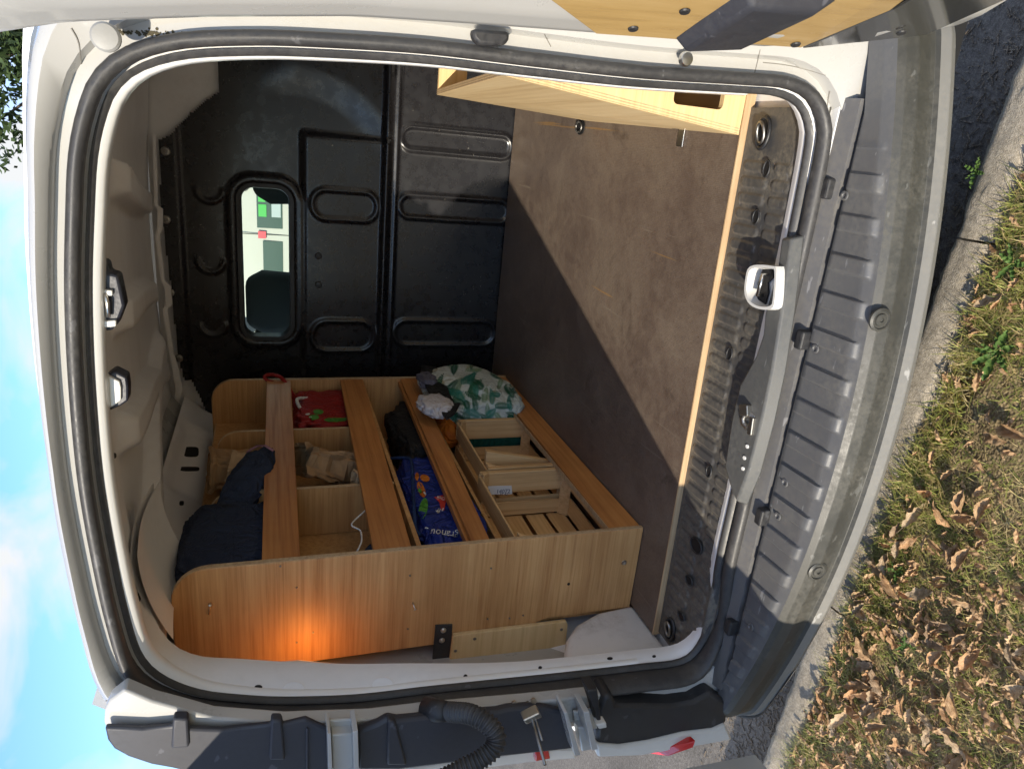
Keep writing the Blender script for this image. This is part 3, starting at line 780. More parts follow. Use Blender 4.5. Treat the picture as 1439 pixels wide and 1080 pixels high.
for (u, v, rx, ry) in ((1077, 237, 0.006, 0.012), (1062, 305, 0.006, 0.011), (1025, 497, 0.006, 0.010), (996, 662, 0.006, 0.010), (978, 766, 0.017, 0.014), (968, 815, 0.010, 0.008), (957, 865, 0.010, 0.007)):
    p = px(u, v, 2, 0.594); ell('drain_hole', (p.x, p.y), ry*1.1, rx*1.2, DARK, ring_=0.002)
for (u, v) in ((1072, 187), (941, 884)):
    p = px(u, v, 2, 0.594); o = ell('tie_down_cup', (p.x, p.y), 0.027, 0.017, DARK, ring_=0.004)
    mb = MB(); mb.tube([(p.x+0.019*math.cos(a), p.y+0.011*math.sin(a)+0.002, 0.598+0.004*math.cos(a)) for a in [2*math.pi*i/20 for i in range(20)]], 0.0035, 8, True); obj('tie_down_ring', mb, DSTEEL, o, True)
# striker housings along the sill
HOUS = plastic('striker_housing', (0.075, 0.078, 0.08), (0.2, 0.19, 0.16), 0.4, 0.45)
def zpt(u, v, z): return px(u, v, 2, z)
mb = MB(); zt = 0.612
top = [zpt(u, v, zt) for u, v in ((1098, 335), (1112, 335), (1098, 440), (1085, 520), (1070, 590), (1052, 660), (1035, 705), (1028, 690), (1018, 655), (1028, 590), (1040, 540), (1062, 500), (1072, 470), (1075, 440), (1092, 380))]
bot = [Vector((p.x*1.0, p.y, 0.586)) for p in top]
c0 = sum(top, Vector())/len(top); bot = [Vector((c0.x+(p.x-c0.x)*1.03, c0.y+(p.y-c0.y)*1.25, 0.586)) for p in top]
mb.loft([bot, top], True, True); hs = obj('striker_housing', mb, HOUS, sill, True, 0.004, 2, angle=35)
LIT2 = paint('cup_paint', (0.62, 0.62, 0.60), 0.3, 0.3, 0.3)
# white cup with striker
mb = MB(); cpx = [(1048, 388), (1052, 376), (1064, 372), (1086, 374), (1091, 380), (1088, 424), (1083, 434), (1066, 434), (1052, 426), (1046, 410)]
rim = [zpt(u, v, 0.630) for u, v in catmull(cpx, 36)]; c0 = sum(rim, Vector())/len(rim)
base = [Vector((c0.x+(p.x-c0.x)*1.03, c0.y+(p.y-c0.y)*1.03, 0.588)) for p in rim]
inn = [c0+(p-c0)*0.88 for p in rim]; low = [Vector((c0.x+(p.x-c0.x)*0.8, c0.y+(p.y-c0.y)*0.75, 0.606)) for p in rim]
mb.loft([base, rim, inn, low]); mb.f.append(tuple(range(len(mb.v)-len(low), len(mb.v))))
cup = obj('striker_cup', mb, LIT2, sill, True, angle=50)
lowc = sum(low, Vector())/len(low)
mb = MB(); mb.tube([lowc+Vector((-0.020, 0.012, 0.0)), lowc+Vector((-0.020, 0.012, 0.018)), lowc+Vector((0.020, 0.010, 0.018)), lowc+Vector((0.020, 0.010, 0.0))], 0.004, 8); obj('striker_bar', mb, STEEL, cup, True)
mb = MB(); mb.prism([lowc+Vector((x, y, 0.003)) for x, y in ((-0.034, 0.0), (-0.03, 0.026), (0.0, 0.034), (0.03, 0.028), (0.034, 0.002), (0.018, -0.006), (0.006, 0.006), (-0.012, -0.002))], (0, 0, 0.003)); obj('striker_slot', mb, DARK, cup)
# second catch, cast metal
p = zpt(1050, 590, 0.615); mb = MB(); mb.disc((p.x, p.y, 0.606), (0, -0.3, 1), 0.014, 0.014, 8, [(0.022, 0), (0.021, 0.010), (0.012, 0.014), (0.008, 0.012), (0.007, 0.002)])
mb.obox((p.x+0.018, p.y+0.008, 0.615), (0.010, 0.004, 0), (-0.004, 0.012, 0), (0, 0, 0.009)); mb.obox((p.x-0.006, p.y-0.016, 0.614), (0.018, 0.002, 0), (-0.001, 0.006, 0), (0, 0, 0.005))
obj('door_catch', mb, DSTEEL, sill, False, 0.002)
for u, v in ((1050, 627), (1046, 643), (1044, 658)):
    p = zpt(u, v, 0.613); mb = MB(); mb.disc((p.x, p.y, 0.612), (0, 0, 1), 0.004, 0.002, 12); obj('rivet', mb, W_BRI, sill)
STEPM = plastic('step_plastic', (0.10, 0.10, 0.105), (0.2, 0.18, 0.14), 0.4, 0.5)
# outer step under the seal and rubber pads
mb = MB()
def bfront(x): return 0.887+0.235*(x+0.45)**2
def step(a, b):
    x = -1.12+1.24*a; yi = 1.062; yo = max(1.035, 0) ; y = yi+(bfront(x)*0.0+1.030-yi)*b
    return (x, y, 0.572-0.012*b)
mb.grid(step, 80, 3); mb.grid(lambda a, b: (-1.12+1.24*a, 1.030-0.004*b, 0.560-0.05*b), 80, 2)
obj('sill_step', mb, STEPM, VAN, True, angle=40)
for u, v in ((1163, 265), (1127, 478), (1070, 727), (1026, 882)):
    p = zpt(u, v, 0.572); mb = MB(); mb.box(p.x-0.018, p.x+0.018, p.y-0.006, p.y+0.014, 0.555, 0.578); obj('rubber_pad', mb, BLK, VAN, False, 0.004)

# bumper ----------------------------------------------------------------
def bprof(x):
    f = bfront(x); inner = 1.026 + max(0, (abs(x+0.48)-0.58))*0.25
    return [(inner, 0.46), (inner, 0.548), (inner-0.006, 0.556), (f+0.030, 0.552), (f+0.008, 0.546), (f, 0.536), (f-0.006, 0.515), (f-0.002, 0.487), (f-0.003, 0.478), (f-0.010, 0.474), (f-0.014, 0.455), (f-0.004, 0.436), (f+0.020, 0.425), (f+0.09, 0.405), (f+0.16, 0.36)]
BXL, BXR = -1.42, 0.52
SEGP = []
def bumpfn(a, b):
    x = BXL+(BXR-BXL)*a; P = bprof(x)
    t = b*(len(P)-1); i = min(int(t), len(P)-2); f = t-i
    y = P[i][0]*(1-f)+P[i+1][0]*f; z = P[i][1]*(1-f)+P[i+1][1]*f
    if 2 <= t <= 3.75:      # ribbed tread
        k = (x+0.028) % 0.0685/0.0685
        h = smooth01(0.0, 0.05, k)*smooth01(0.46, 0.42, k)
        e = smooth01(2.02, 2.06, t)*smooth01(3.7, 3.3, t)
        z += 0.0060*h*e*smooth01(0.06, 0.03, x)*smooth01(-1.12, -1.08, x)
    # ends sweep forward round the corner
    if x < -1.16: y += 6.0*(-1.16-x)**2
    if x > 0.22: y += 6.0*(x-0.22)**2
    return (x, y, z)
mb = MB(); mb.grid(lambda a, b: bumpfn(a, b*4.0/14), 900, 44); bump = obj('rear_bumper', mb, BUMP, VAN, True, angle=60)
mb = MB(); mb.grid(lambda a, b: bumpfn(a, (4+5*b)/14.0), 300, 40); obj('bumper_face', mb, BUMP2, bump, True, angle=60)
mb = MB(); mb.grid(lambda a, b: bumpfn(a, (9+5*b)/14.0), 300, 40); obj('bumper_lip', mb, LIPM, bump, True, angle=60)
for u, v in ((1237, 449), (1149, 802)):
    q = px(u, v, 2, 0.508); yy = bfront(q.x)-0.006; q = px(u, v, 1, yy); mb = MB()
    mb.disc((q.x, yy+0.002, q.z), (0, -1, 0.12), 0.02, 0.01, 28, [(0.020, 0), (0.020, 0.004), (0.016, 0.006), (0.0145, 0.003), (0.011, 0.003), (0.010, 0.006), (0.004, 0.0065), (0.0035, 0.004)])
    s = obj('parking_sensor', mb, BUMP2, bump, True, angle=35)
for u, v in ((1187, 275), (1146, 490), (1103, 678), (1093, 725), (1055, 880)):
    q = px(u, v, 2, 0.560); mb = MB(); mb.disc((q.x, q.y, 0.5595), (0, 0, 1), 0.008, 0.003, 16, [(0.0085, 0), (0.008, 0.0025), (0.005, 0.0025), (0.004, 0.0005)]); obj('bumper_clip', mb, BUMP, bump, True, angle=35)
RED = mat('red_reflector', (0.55, 0.02, 0.015), 0.15, coat=0.6); 
q0 = [px(u, v, 1, y) for (u, v, y) in ((912, 1058, 1.04), (928, 1052, 1.02), (978, 1040, 0.99), (974, 1050, 0.985), (940, 1062, 1.01))]
mb = MB(); mb.prism(q0, (-0.006, 0.02, 0)); obj('red_reflector', mb, RED, bump, False, 0.002)
LIT = paint('grey_white_paint', (0.62, 0.61, 0.57), 0.3, 0.3, 0.3)
# body coloured skirt under the bumper corner at the left
mb = MB()
def skirt(a, b):
    x = -1.42+0.40*a; y = bfront(x)+0.004+0.02*b; 
    if x < -1.16: y += 6.0*(-1.16-x)**2
    return (x-0.004, y-0.012-0.01*(1-b), 0.458-0.05*b)
mb.grid(skirt, 40, 6); obj('bumper_skirt', mb, LIT, bump, True)

# exterior of the left rear pillar: dark lamp housing panels, hinges, strap, conduit
def LP(u, v, y): return px(u, v, 1, y)
def panel(name, pxs, y, depth, M, parent=VAN, bevel=0.006, yl=None):
    pts = [LP(u, v, y if yl is None else y+yl*(v-1000)/80.0) for u, v in pxs]
    mb = MB(); mb.prism(pts, (0, depth, 0)); return obj(name, mb, M, parent, True, bevel, 2, angle=35)
UPD = panel('pillar_trim', ((147, 1022), (200, 1024), (243, 1020), (243, 1008), (264, 1008), (266, 1024), (310, 1026), (380, 1018), (382, 1008), (396, 1008), (398, 1018), (430, 1010), (460, 1024), (464, 1100), (330, 1100), (241, 1079), (213, 1074), (180, 1063), (160, 1052), (151, 1040)), 1.015, 0.012, CHAR, VAN, 0.004)
panel('pillar_panel', ((152, 1032), (146, 1015), (147, 998), (153, 985), (175, 968), (215, 985), (300, 1008), (400, 1015), (470, 1012), (520, 1010), (600, 1000), (760, 985), (850, 975), (850, 1000), (760, 1030), (560, 1060), (400, 1095), (320, 1095), (241, 1074), (213, 1068), (180, 1057), (162, 1046)), 1.034, 0.03, W_EXT, VAN, 0.004)
panel('pillar_rib', ((243, 1010), (264, 1010), (266, 1050), (240, 1052)), 1.008, 0.02, CHAR, UPD, 0.004)
panel('pillar_rib', ((381, 1012), (396, 1012), (401, 1068), (378, 1068)), 1.008, 0.02, CHAR, UPD, 0.004)
panel('pillar_rib', ((430, 1024), (434, 1024), (434, 1100), (430, 1100)), 1.010, 0.012, CHAR, UPD, 0.002)
MID = panel('lamp_housing', ((502, 1028), (530, 1018), (545, 1009), (560, 1012), (620, 1006), (700, 1000), (715, 996), (742, 994), (764, 995), (790, 1000), (808, 1052), (700, 1064), (560, 1082), (503, 1082)), 1.010, 0.02, CHAR, VAN, 0.006)
panel('housing_rib', ((545, 1012), (556, 1014), (572, 1075), (544, 1075)), 1.003, 0.02, CHAR, MID, 0.004)
LENS = mat('lamp_lens', (0.75, 0.70, 0.62), 0.1, coat=0.5)
panel('lamp_lens', ((570, 1082), (640, 1070), (760, 1052), (806, 1052), (812, 1066), (740, 1072), (640, 1086)), 1.03, 0.04, LENS, MID, 0.005)
panel('lamp_lens_red', ((752, 1052), (770, 1048), (774, 1066), (752, 1070)), 1.018, 0.03, RED, MID, 0.003)
# hinges
def hinge(pts_a, pts_b, y0, y1):
    t = panel('hinge_arm', pts_a, y0, 0.03, W_EXT, VAN, 0.003)
    panel('hinge_plate', pts_b, y1, 0.008, W_EXT, t, 0.003)
    return t
hinge(((466, 1032), (496, 1030), (498, 1100), (468, 1100)), ((462, 1012), (500, 1010), (500, 1034), (462, 1036)), 1.0, 1.02)
panel('hinge_cheek', ((460, 1030), (465, 1030), (468, 1100), (462, 1100)), 0.975, 0.05, W_EXT, VAN, 0.001)
panel('hinge_cheek', ((496, 1028), (503, 1026), (505, 1100), (498, 1100)), 0.975, 0.05, W_EXT, VAN, 0.001)
hinge(((812, 1022), (832, 1020), (836, 1052), (818, 1056)), ((806, 1000), (838, 996), (840, 1024), (810, 1026)), 1.0, 1.02)
panel('hinge_cheek', ((793, 1002), (797, 1000), (816, 1060), (808, 1062)), 0.97, 0.05, W_EXT, VAN, 0.001)
panel('hinge_cheek', ((820, 1000), (828, 999), (840, 1052), (832, 1054)), 0.97, 0.05, W_EXT, VAN, 0.001)
BR = panel('plastic_bracket', ((826, 970), (840, 968), (846, 1018), (842, 1022), (836, 1000)), 0.985, 0.04, BLK, VAN, 0.003)
panel('bracket_tip', ((838, 1018), (852, 1015), (853, 1022), (842, 1024)), 0.975, 0.02, LIT, BR, 0.002)
# bumper corner cover in black plastic
CC = panel('corner_cover', ((842, 998), (850, 978), (862, 976), (866, 990), (880, 991), (945, 991), (975, 986), (1000, 972), (1020, 985), (1022, 1015), (1000, 1025), (960, 1030), (910, 1042), (870, 1048), (838, 1046)), 1.02, 0.06, BLK, VAN, 0.008)
panel('corner_skirt', ((838, 1046), (870, 1049), (910, 1043), (960, 1031), (1002, 1026), (1020, 1018), (1030, 1040), (960, 1052), (900, 1062), (840, 1064)), 1.012, 0.06, LIT, VAN, 0.006)
# corrugated wiring conduit
path = catmull([tuple(LP(u, v, y)) for u, v, y in ((622, 999, 1.03), (640, 1000, 0.99), (662, 1003, 0.955), (684, 1015, 0.93), (697, 1032, 0.915), (694, 1050, 0.905), (676, 1066, 0.90), (650, 1080, 0.90), (615, 1098, 0.905))], 300, False)
mb = MB(); mb.tube(path, 0.016, 14, rfun=lambda t: 0.0165+0.0022*math.sin(t*math.pi*2*40)); con = obj('wiring_conduit', mb, RUB, VAN, True)
mb = MB(); mb.tube([LP(600, 996, 1.04), LP(628, 999, 1.005)], 0.02, 14, rfun=lambda t: 0.024-0.006*t); obj('conduit_boot', mb, BLK, con, True)
# check strap
mb = MB(); a_, b_ = LP(741, 985, 1.03), LP(766, 1074, 0.90); mb.tube([a_, b_], 0.003, 8); mb.tube([LP(746, 988, 1.03), LP(762, 1040, 0.94)], 0.0022, 8); st = obj('check_strap', mb, DSTEEL, VAN, True)
c = LP(746, 1003, 1.0); mb = MB(); mb.obox(c, (0.006, 0, 0.004), (0, 0.012, 0), (-0.006, 0, 0.016)); obj('strap_clamp', mb, STEEL, st, False, 0.002)
for u, v in ((722, 987), (749, 983)):
    q = LP(u, v, 1.03); mb = MB(); mb.disc(q, (0.3, -1, 0), 0.006, 0.006, 10); obj('strap_bolt', mb, STEEL, st)

# header latches ---------------------------------------------------------
NAVY = plastic('latch_plastic', (0.016, 0.018, 0.028), (0.1, 0.1, 0.1), 0.35, 0.2)
def hdr(u, v, y): return px(u, v, 1, y)
mb = MB(); mb.prism([hdr(u, v, 1.150) for u, v in ((129, 398), (133, 374), (142, 367), (150, 370), (153, 384), (166, 387), (175, 430), (165, 456), (157, 464), (143, 466), (134, 440))], (0, 0.035, 0)); lt = obj('header_latch', mb, NAVY, VAN, True, 0.004, 2, angle=35)
mb = MB(); mb.prism([hdr(u, v, 1.143) for u, v in ((129, 406), (158, 408), (158, 416), (130, 415))], (0, 0.02, 0)); obj('latch_bar', mb, LIT, lt, False, 0.002)
mb = MB(); mb.prism([hdr(u, v, 1.143) for u, v in ((136, 452), (163, 450), (163, 459), (138, 461))], (0, 0.02, 0)); obj('latch_bar', mb, LIT, lt, False, 0.002)
mb = MB(); mb.tube([hdr(146, 412, 1.143), hdr(151, 425, 1.140), hdr(152, 445, 1.143)], 0.0035, 8); obj('latch_claw', mb, STEEL, lt, True)
mb = MB(); mb.prism([hdr(u, v, 1.145) for u, v in ((133, 382), (139, 378), (140, 392), (134, 394))], (0, 0.01, 0)); obj('latch_stop', mb, LIT, lt, False, 0.002)
mb = MB(); mb.prism([hdr(u, v, 1.16) for u, v in ((151, 527), (160, 521), (178, 530), (180, 545), (180, 563), (170, 570), (152, 578), (140, 582), (137, 560), (140, 540))], (0, 0.03, 0)); lt2 = obj('header_catch_frame', mb, NAVY, VAN, True, 0.003, 2, angle=35)
mb = MB(); mb.prism([hdr(u, v, 1.154) for u, v in ((144, 526), (152, 528), (168, 536), (170, 545), (170, 562), (160, 570), (146, 577), (145, 560), (141, 548), (145, 540))], (0, 0.012, 0)); obj('header_catch_plate', mb, LIT, lt2, False, 0.002)

# buffers on the right of the frame
for (u, v, r) in ((148, 52, 0.017), (965, 83, 0.011)):
    q = px(u, v, 1, 1.05); mb = MB(); mb.disc((q.x, 1.056, q.z), (0, -1, 0), r, 0.01, 20, [(r, 0), (r, 0.006), (r*0.85, 0.009), (r*0.4, 0.010)]); obj('door_buffer', mb, GREYM if r > .015 else STEEL, VAN, True, angle=35)
mb = MB(); mb.prism([px(u, v, 1, 1.045) for u, v in ((664, 40), (716, 44), (717, 56), (708, 65), (674, 63), (665, 54))], (0, 0.02, 0)); obj('rubber_stop', mb, BLK, VAN, True, 0.005, 2, angle=35)

# doors ------------------------------------------------------------------
# right door: opened past a right angle, its inner skin close beside the camera
EDGE = [(0.04, 0.2), (0.046, 1.78), (0.069, 1.70), (0.093, 1.558), (0.115, 1.40), (0.127, 1.242), (0.137, 1.096), (0.153, 0.841), (0.180, 0.669), (0.213, 0.541), (0.225, 0.50)][1:]
RD = Vector((0.30, -0.954, 0)).normalized(); RN = Vector((0.954, 0.30, 0)).normalized()
zz = [e[1] for e in EDGE][::-1]; xx = [e[0] for e in EDGE][::-1]
def redge(z): return Vector((float(np.interp(z, zz, xx)), 0.945, z))
def rdoor(a, b):
    z = 0.50+1.27*a; e = redge(z)
    prof = [(0.0, 0.075), (-0.004, 0.03), (0.0, 0.008), (0.012, 0.0), (0.05, -0.002), (0.12, 0.006), (0.3, 0.006), (0.6, 0.004)]
    t = b*(len(prof)-1); i = min(int(t), len(prof)-2); f = t-i
    s = prof[i][0]*(1-f)+prof[i+1][0]*f; n = prof[i][1]*(1-f)+prof[i+1][1]*f
    return e+RD*s+RN*n
RDOOR = None
mb = MB(); mb.grid(rdoor, 60, 35)
mb.grid(lambda a, b: redge(0.50+1.27*a)+RD*(0.6*b)+RN*0.08, 30, 4)
mb.quad(redge(1.77)+RN*0.0, redge(1.77)+RN*0.08, redge(1.77)+RN*0.08+RD*0.6, redge(1.77)+RN*0.004+RD*0.6)
RDOOR = obj('right_door', mb, W_EXT, VAN, True, angle=50)
# brown hardboard plate and dark lower part on its inner face
PLATE = wood('door_plate_wood', (0.30, 0.19, 0.07), (0.42, 0.28, 0.11), (0.50, 0.35, 0.16), 2, 0.5, 0.22)
def ond(z, s, n=-0.006): return redge(z)+RD*s+RN*n
mb = MB(); pl = [ond(1.10, 0.022), ond(0.78, 0.016), ond(0.74, 0.13), ond(0.80, 0.35), ond(1.25, 0.35), ond(1.22, 0.12)]
mb.prism(pl, RN*0.004); pt = obj('door_plate', mb, PLATE, RDOOR, False, 0.001)
GLOS = mat('dark_glossy_panel', (0.05, 0.05, 0.048), 0.12, coat=0.6)
mb = MB(); mb.prism([ond(0.775, 0.014), ond(0.56, 0.014), ond(0.50, 0.35), ond(0.735, 0.35), ond(0.735, 0.13)], RN*0.004); obj('door_lower_panel', mb, GLOS, RDOOR, False, 0.001)
mb = MB()
hb = [ond(0.99, 0.02, 0), ond(0.86, 0.02, 0), ond(0.84, 0.16, 0), ond(0.98, 0.16, 0)]; ht = [ond(0.97, 0.022, -0.022), ond(0.885, 0.018, -0.012), ond(0.87, 0.15, -0.02), ond(0.96, 0.15, -0.02)]
mb.loft([hb, ht], True, True); obj('door_handle_housing', mb, CHAR, RDOOR, True, 0.006, 3, angle=30)
for z, s in ((1.06, 0.045), (0.80, 0.03), (1.02, 0.10), (0.64, 0.05)):
    mb = MB(); mb.disc(ond(z, s, -0.006), -RN, 0.006, 0.003, 12, [(0.007, 0), (0.006, 0.002), (0.003, 0.002)]); obj('plate_screw', mb, BLK, RDOOR)
# left door: open at about a right angle, free edge throws the shadow into the van
HA = Vector((-1.235, 0.945, 0)); HB = Vector((-1.150, 0.20, 0)); D = (HB-HA).normalized(); Nn = Vector((-D.y, D.x, 0))
if Nn.x < 0: Nn = -Nn
mb = MB()
def ldoor(a, b):
    L = (HB-HA).length; s = a*L
    zt = 1.80-0.02*(1-smooth01(0, 0.12, s))-0.06*smooth01(L-0.1, L, s)**2; z = 0.50+(zt-0.50)*b
    lean = -0.10*smooth01(0.9, 1.75, z)
    return HA+D*s+Nn*(0.01*math.sin(b*3.14)+lean*0.0)+Vector((0, 0, z))
mb.grid(ldoor, 24, 24); mb.grid(lambda a, b: ldoor(a, b)-Nn*0.07, 24, 24)
for bb in (0, 1): mb.grid(lambda a, b: ldoor(a, bb)-Nn*0.07*b, 24, 1)
for aa in (0, 1): mb.grid(lambda a, b: ldoor(aa, a)-Nn*0.07*b, 24, 1)
LD = obj('left_door', mb, W_EXT, VAN, True, angle=40)
mb = MB(); mb.grid(lambda a, b: ldoor(0.12+0.76*a, 0.08+0.4*b)+Nn*0.004, 10, 10); obj('door_lining', mb, CHAR, LD, True)

# load-space lamp on the inside of the left pillar, lit: its amber light falls on the rack panel
LAMPM = mat('lamp_cover', (0.80, 0.78, 0.74), 0.35)
mb = MB(); mb.prism([px(u, v, 1, 1.262) for u, v in ((378, 962), (382, 944), (392, 936), (420, 934), (455, 937), (488, 940), (500, 947), (502, 962))], (0, 0.02, 0)); lamp = obj('load_lamp', mb, LAMPM, VAN, True, 0.006, 2, angle=35)
GLOWM = mat('lamp_glow', (0.9, 0.4, 0.1), 0.4); gb_ = GLOWM.node_tree.nodes['Principled BSDF']; gb_.inputs['Emission Color'].default_value = (1.0, 0.36, 0.06, 1); gb_.inputs['Emission Strength'].default_value = 2.0
mb = MB(); mb.prism([px(u, v, 1, 1.2835) for u, v in ((400, 958), (405, 942), (420, 938), (450, 941), (470, 946), (474, 958))], (0, 0.010, 0)); obj('lamp_lens', mb, GLOWM, lamp, False, 0.002)
ld_ = bpy.data.lights.new('load_lamp_light', 'POINT'); ld_.energy = 0.042; ld_.color = (1.0, 0.34, 0.06); ld_.shadow_soft_size = 0.03
lo_ = bpy.data.objects.new('load_lamp_light', ld_); COL.objects.link(lo_); q = px(432, 925, 1, 1.33); lo_.location = (q.x, 1.33, q.z)

# body seams and grime lines on the painted rear panel
_gm = MB(); _gm.loft([g0, g1, g2, g3, g4, g5]); G_BVH = BVHTree.FromPolygons([Vector(v) for v in _gm.v], _gm.f)
def seam(pts, r, M, name='panel_seam'):
    o = Vector(CAMP.tolist()); P = []
    for u, v in catmull(pts, 40, False):
        h = G_BVH.ray_cast(o, (px(u, v, 1, 2.0)-o).normalized())
        if h[0] is not None: P.append(h[0])
    if len(P) > 3:
        mb = MB(); mb.tube(P, r, 6); obj(name, mb, M, VAN, True)
SEAMM = mat('seam_dark', (0.20, 0.19, 0.17), 0.6)  # one dark tone for the thin body seam lines
seam(((1068, 70), (1064, 88), (1060, 104)), 0.0009, SEAMM); seam(((1072, 88), (1100, 91), (1130, 97), (1160, 106)), 0.0008, SEAMM); seam(((1166, 128), (1163, 145), (1160, 170)), 0.0012, SEAMM)
seam(((100, 40), (110, 60), (114, 90)), 0.0009, SEAMM); seam(((140, 985), (160, 982), (176, 972)), 0.001, SEAMM)
seam(((765, 48), (770, 58), (774, 66)), 0.0008, SEAMM)
rg = random.Random(8)
GRIM = mat('grime', (0.07, 0.06, 0.035), 0.9)
mb = MB()
for i in range(130):
    u = rg.gauss(205, 26) if i < 90 else rg.gauss(262, 12); v = 45+abs(u-175)*0.06+rg.gauss(0, 2.2); h = G_BVH.ray_cast(Vector(CAMP.tolist()), (px(u, v, 1, 2.0)-Vector(CAMP.tolist())).normalized())
    if h[0] is not None: mb.disc(h[0], (0, -1, 0), rg.uniform(0.0006, 0.0022), 0.001, 5)
if mb.f: tag(obj('grime_specks', mb, GRIM, VAN), kind='stuff')
# ------------------------------------------------------------------ plywood floor
FL = thing('plywood_floor', 'brown phenolic plywood board with scratches covering the van load floor', 'floor board', (-0.45, 2.0, 0.575))
mb = MB(); mb.prism([(-1.145, 1.262, 0.578), (0.20, 1.296, 0.578), (0.20, 2.765, 0.578), (-1.20, 2.765, 0.578), (-1.20, 1.40, 0.578), (-1.145, 1.40, 0.578)], (0, 0, 0.022)); fb = obj('board', mb, FLOORM, FL, False, 0.001, 1)
mb = MB(); mb.prism([(-1.145, 1.258, 0.580), (0.20, 1.292, 0.580), (0.20, 1.2955, 0.580), (-1.145, 1.2615, 0.580)], (0, 0, 0.0215)); obj('board_edge', mb, PLYEDGE, FL)
q = px(958, 194, 2, 0.6); mb = MB(); mb.box(q.x-0.019, q.x+0.022, q.y-0.013, q.y+0.013, 0.601, 0.604); mb.box(q.x+0.018, q.x+0.022, q.y-0.013, q.y+0.013, 0.601, 0.622); br = tag(obj('corner_bracket', mb, STEEL, None, False, 0.001), 'small bright steel angle bracket screwed to the floor beside the plywood bin', 'bracket')
q2 = px(817, 179, 2, 0.6); t = thing('floor_tie_ring', 'dark metal lashing ring set in the floor beside the plywood bin', 'lashing ring', (q2.x, q2.y, 0.601))
mb = MB(); mb.prism([(q2.x+0.022*math.cos(a), q2.y+0.03*math.sin(a), 0.601) for a in [i*math.pi/10 for i in range(20)]], (0, 0, 0.003)); obj('base_plate', mb, DARK, t)
mb = MB(); mb.tube([(q2.x+0.015*math.cos(a), q2.y+0.021*math.sin(a), 0.609) for a in [i*math.pi/10 for i in range(20)]], 0.003, 8, True); obj('ring', mb, DSTEEL, t, True)

# ------------------------------------------------------------------ wooden rack at the left
XR, YA, YE = -0.9117, 1.384, 2.585
RK = thing('storage_rack', 'teak veneer storage rack with front slats screwed to the left wall of the van', 'rack', (-1.05, 1.98, 0.601))
def endpoly(y, x0=-1.19, top=1.712, r=0.075, z0=0.6012, xf=XR):
    pts = [(xf, y, z0)]
    for k in range(9):
        a = math.pi/2*k/8; pts.append((xf-r+r*math.cos(a), y, top-r+r*math.sin(a)))
    pts += [(x0+0.05, y, top), (x0, y, top-0.08), (x0-0.0, y, 0.95), (-1.155, y, 0.84), (-1.155, y, z0)]
    return pts
T = 0.016
mb = MB(); mb.prism(endpoly(YA), (0, T, 0)); ep = obj('end_panel', mb, TEAK_X, RK, False, 0.002, 2)
# pale exposed ply edge around the near panel
mb = MB(); P = endpoly(YA)[:11]
for i in range(len(P)-1):
    a, b = Vector(P[i]), Vector(P[i+1]); d = (b-a); n = Vector((d.z, 0, -d.x)).normalized()*0.0012
    mb.prism([a+n*0.1+Vector((0, 0.002, 0)), b+n*0.1+Vector((0, 0.002, 0)), b+n+Vector((0, 0.002, 0)), a+n+Vector((0, 0.002, 0))], (0, T-0.004, 0))
obj('panel_edge', mb, PLYEDGE, ep)
mb = MB(); mb.prism(endpoly(YE-T), (0, T, 0)); ep2 = obj('end_panel', mb, TEAK_X, RK, False, 0.002, 2)
mb = MB(); P = endpoly(YE-T)[:11]
for i in range(len(P)-1):
    a, b = Vector(P[i]), Vector(P[i+1]); d = (b-a); n = Vector((d.z, 0, -d.x)).normalized()*0.0015
    mb.prism([a+n*0.1+Vector((0, -0.001, 0)), b+n*0.1+Vector((0, -0.001, 0)), b+n+Vector((0, -0.001, 0)), a+n+Vector((0, -0.001, 0))], (0, T, 0))
obj('panel_edge', mb, PLYEDGE, ep2)
# back board, pale top edge
mb = MB(); mb.box(-1.090, -1.078, YA+T, YE-T, 1.18, 1.700); bb = obj('back_board', mb, TEAK_D, RK)
mb = MB(); mb.box(-1.0905, -1.0775, YA+T, YE-T, 1.7002, 1.7035); obj('board_edge', mb, PLYEDGE, bb)
mb = MB(); mb.box(-1.175, -1.163, YA+T, YE-T, 0.602, 1.17); obj('back_board', mb, TEAK_D, RK)
# shelves
mb = MB(); mb.box(-1.162, XR-0.020, YA+T, YE-T, 1.172, 1.184); obj('shelf', mb, TEAK_D, RK, False, 0.001)
mb = MB(); mb.box(-1.162, XR-0.060, YA+T, YE-T, 0.955, 0.965); obj('shelf', mb, TEAK_D, RK, False, 0.001)
# partitions with rounded top corner and pale edge
for yp, tp in ((2.150, 1.668), (1.752, 1.664)):
    pts = [(XR-0.022, yp, 1.186)]; r = 0.06
    for k in range(7):
        a = math.pi/2*k/6; pts.append((XR-0.022-r+r*math.cos(a), yp, tp-r+r*math.sin(a)))
    pts += [(-1.076, yp, tp), (-1.076, yp, 1.186)]
    mb = MB(); mb.prism(pts, (0, 0.012, 0)); pa = obj('partition', mb, TEAK_X, RK)
    mb = MB()
    for i in range(len(pts)-2):
        a, b = Vector(pts[i]), Vector(pts[i+1]); d = (b-a); n = Vector((d.z, 0, -d.x)).normalized()*0.0014
        mb.prism([a+n*0.1, b+n*0.1, b+n, a+n], (0, 0.012, 0))
    obj('partition_edge', mb, PLYEDGE, pa)
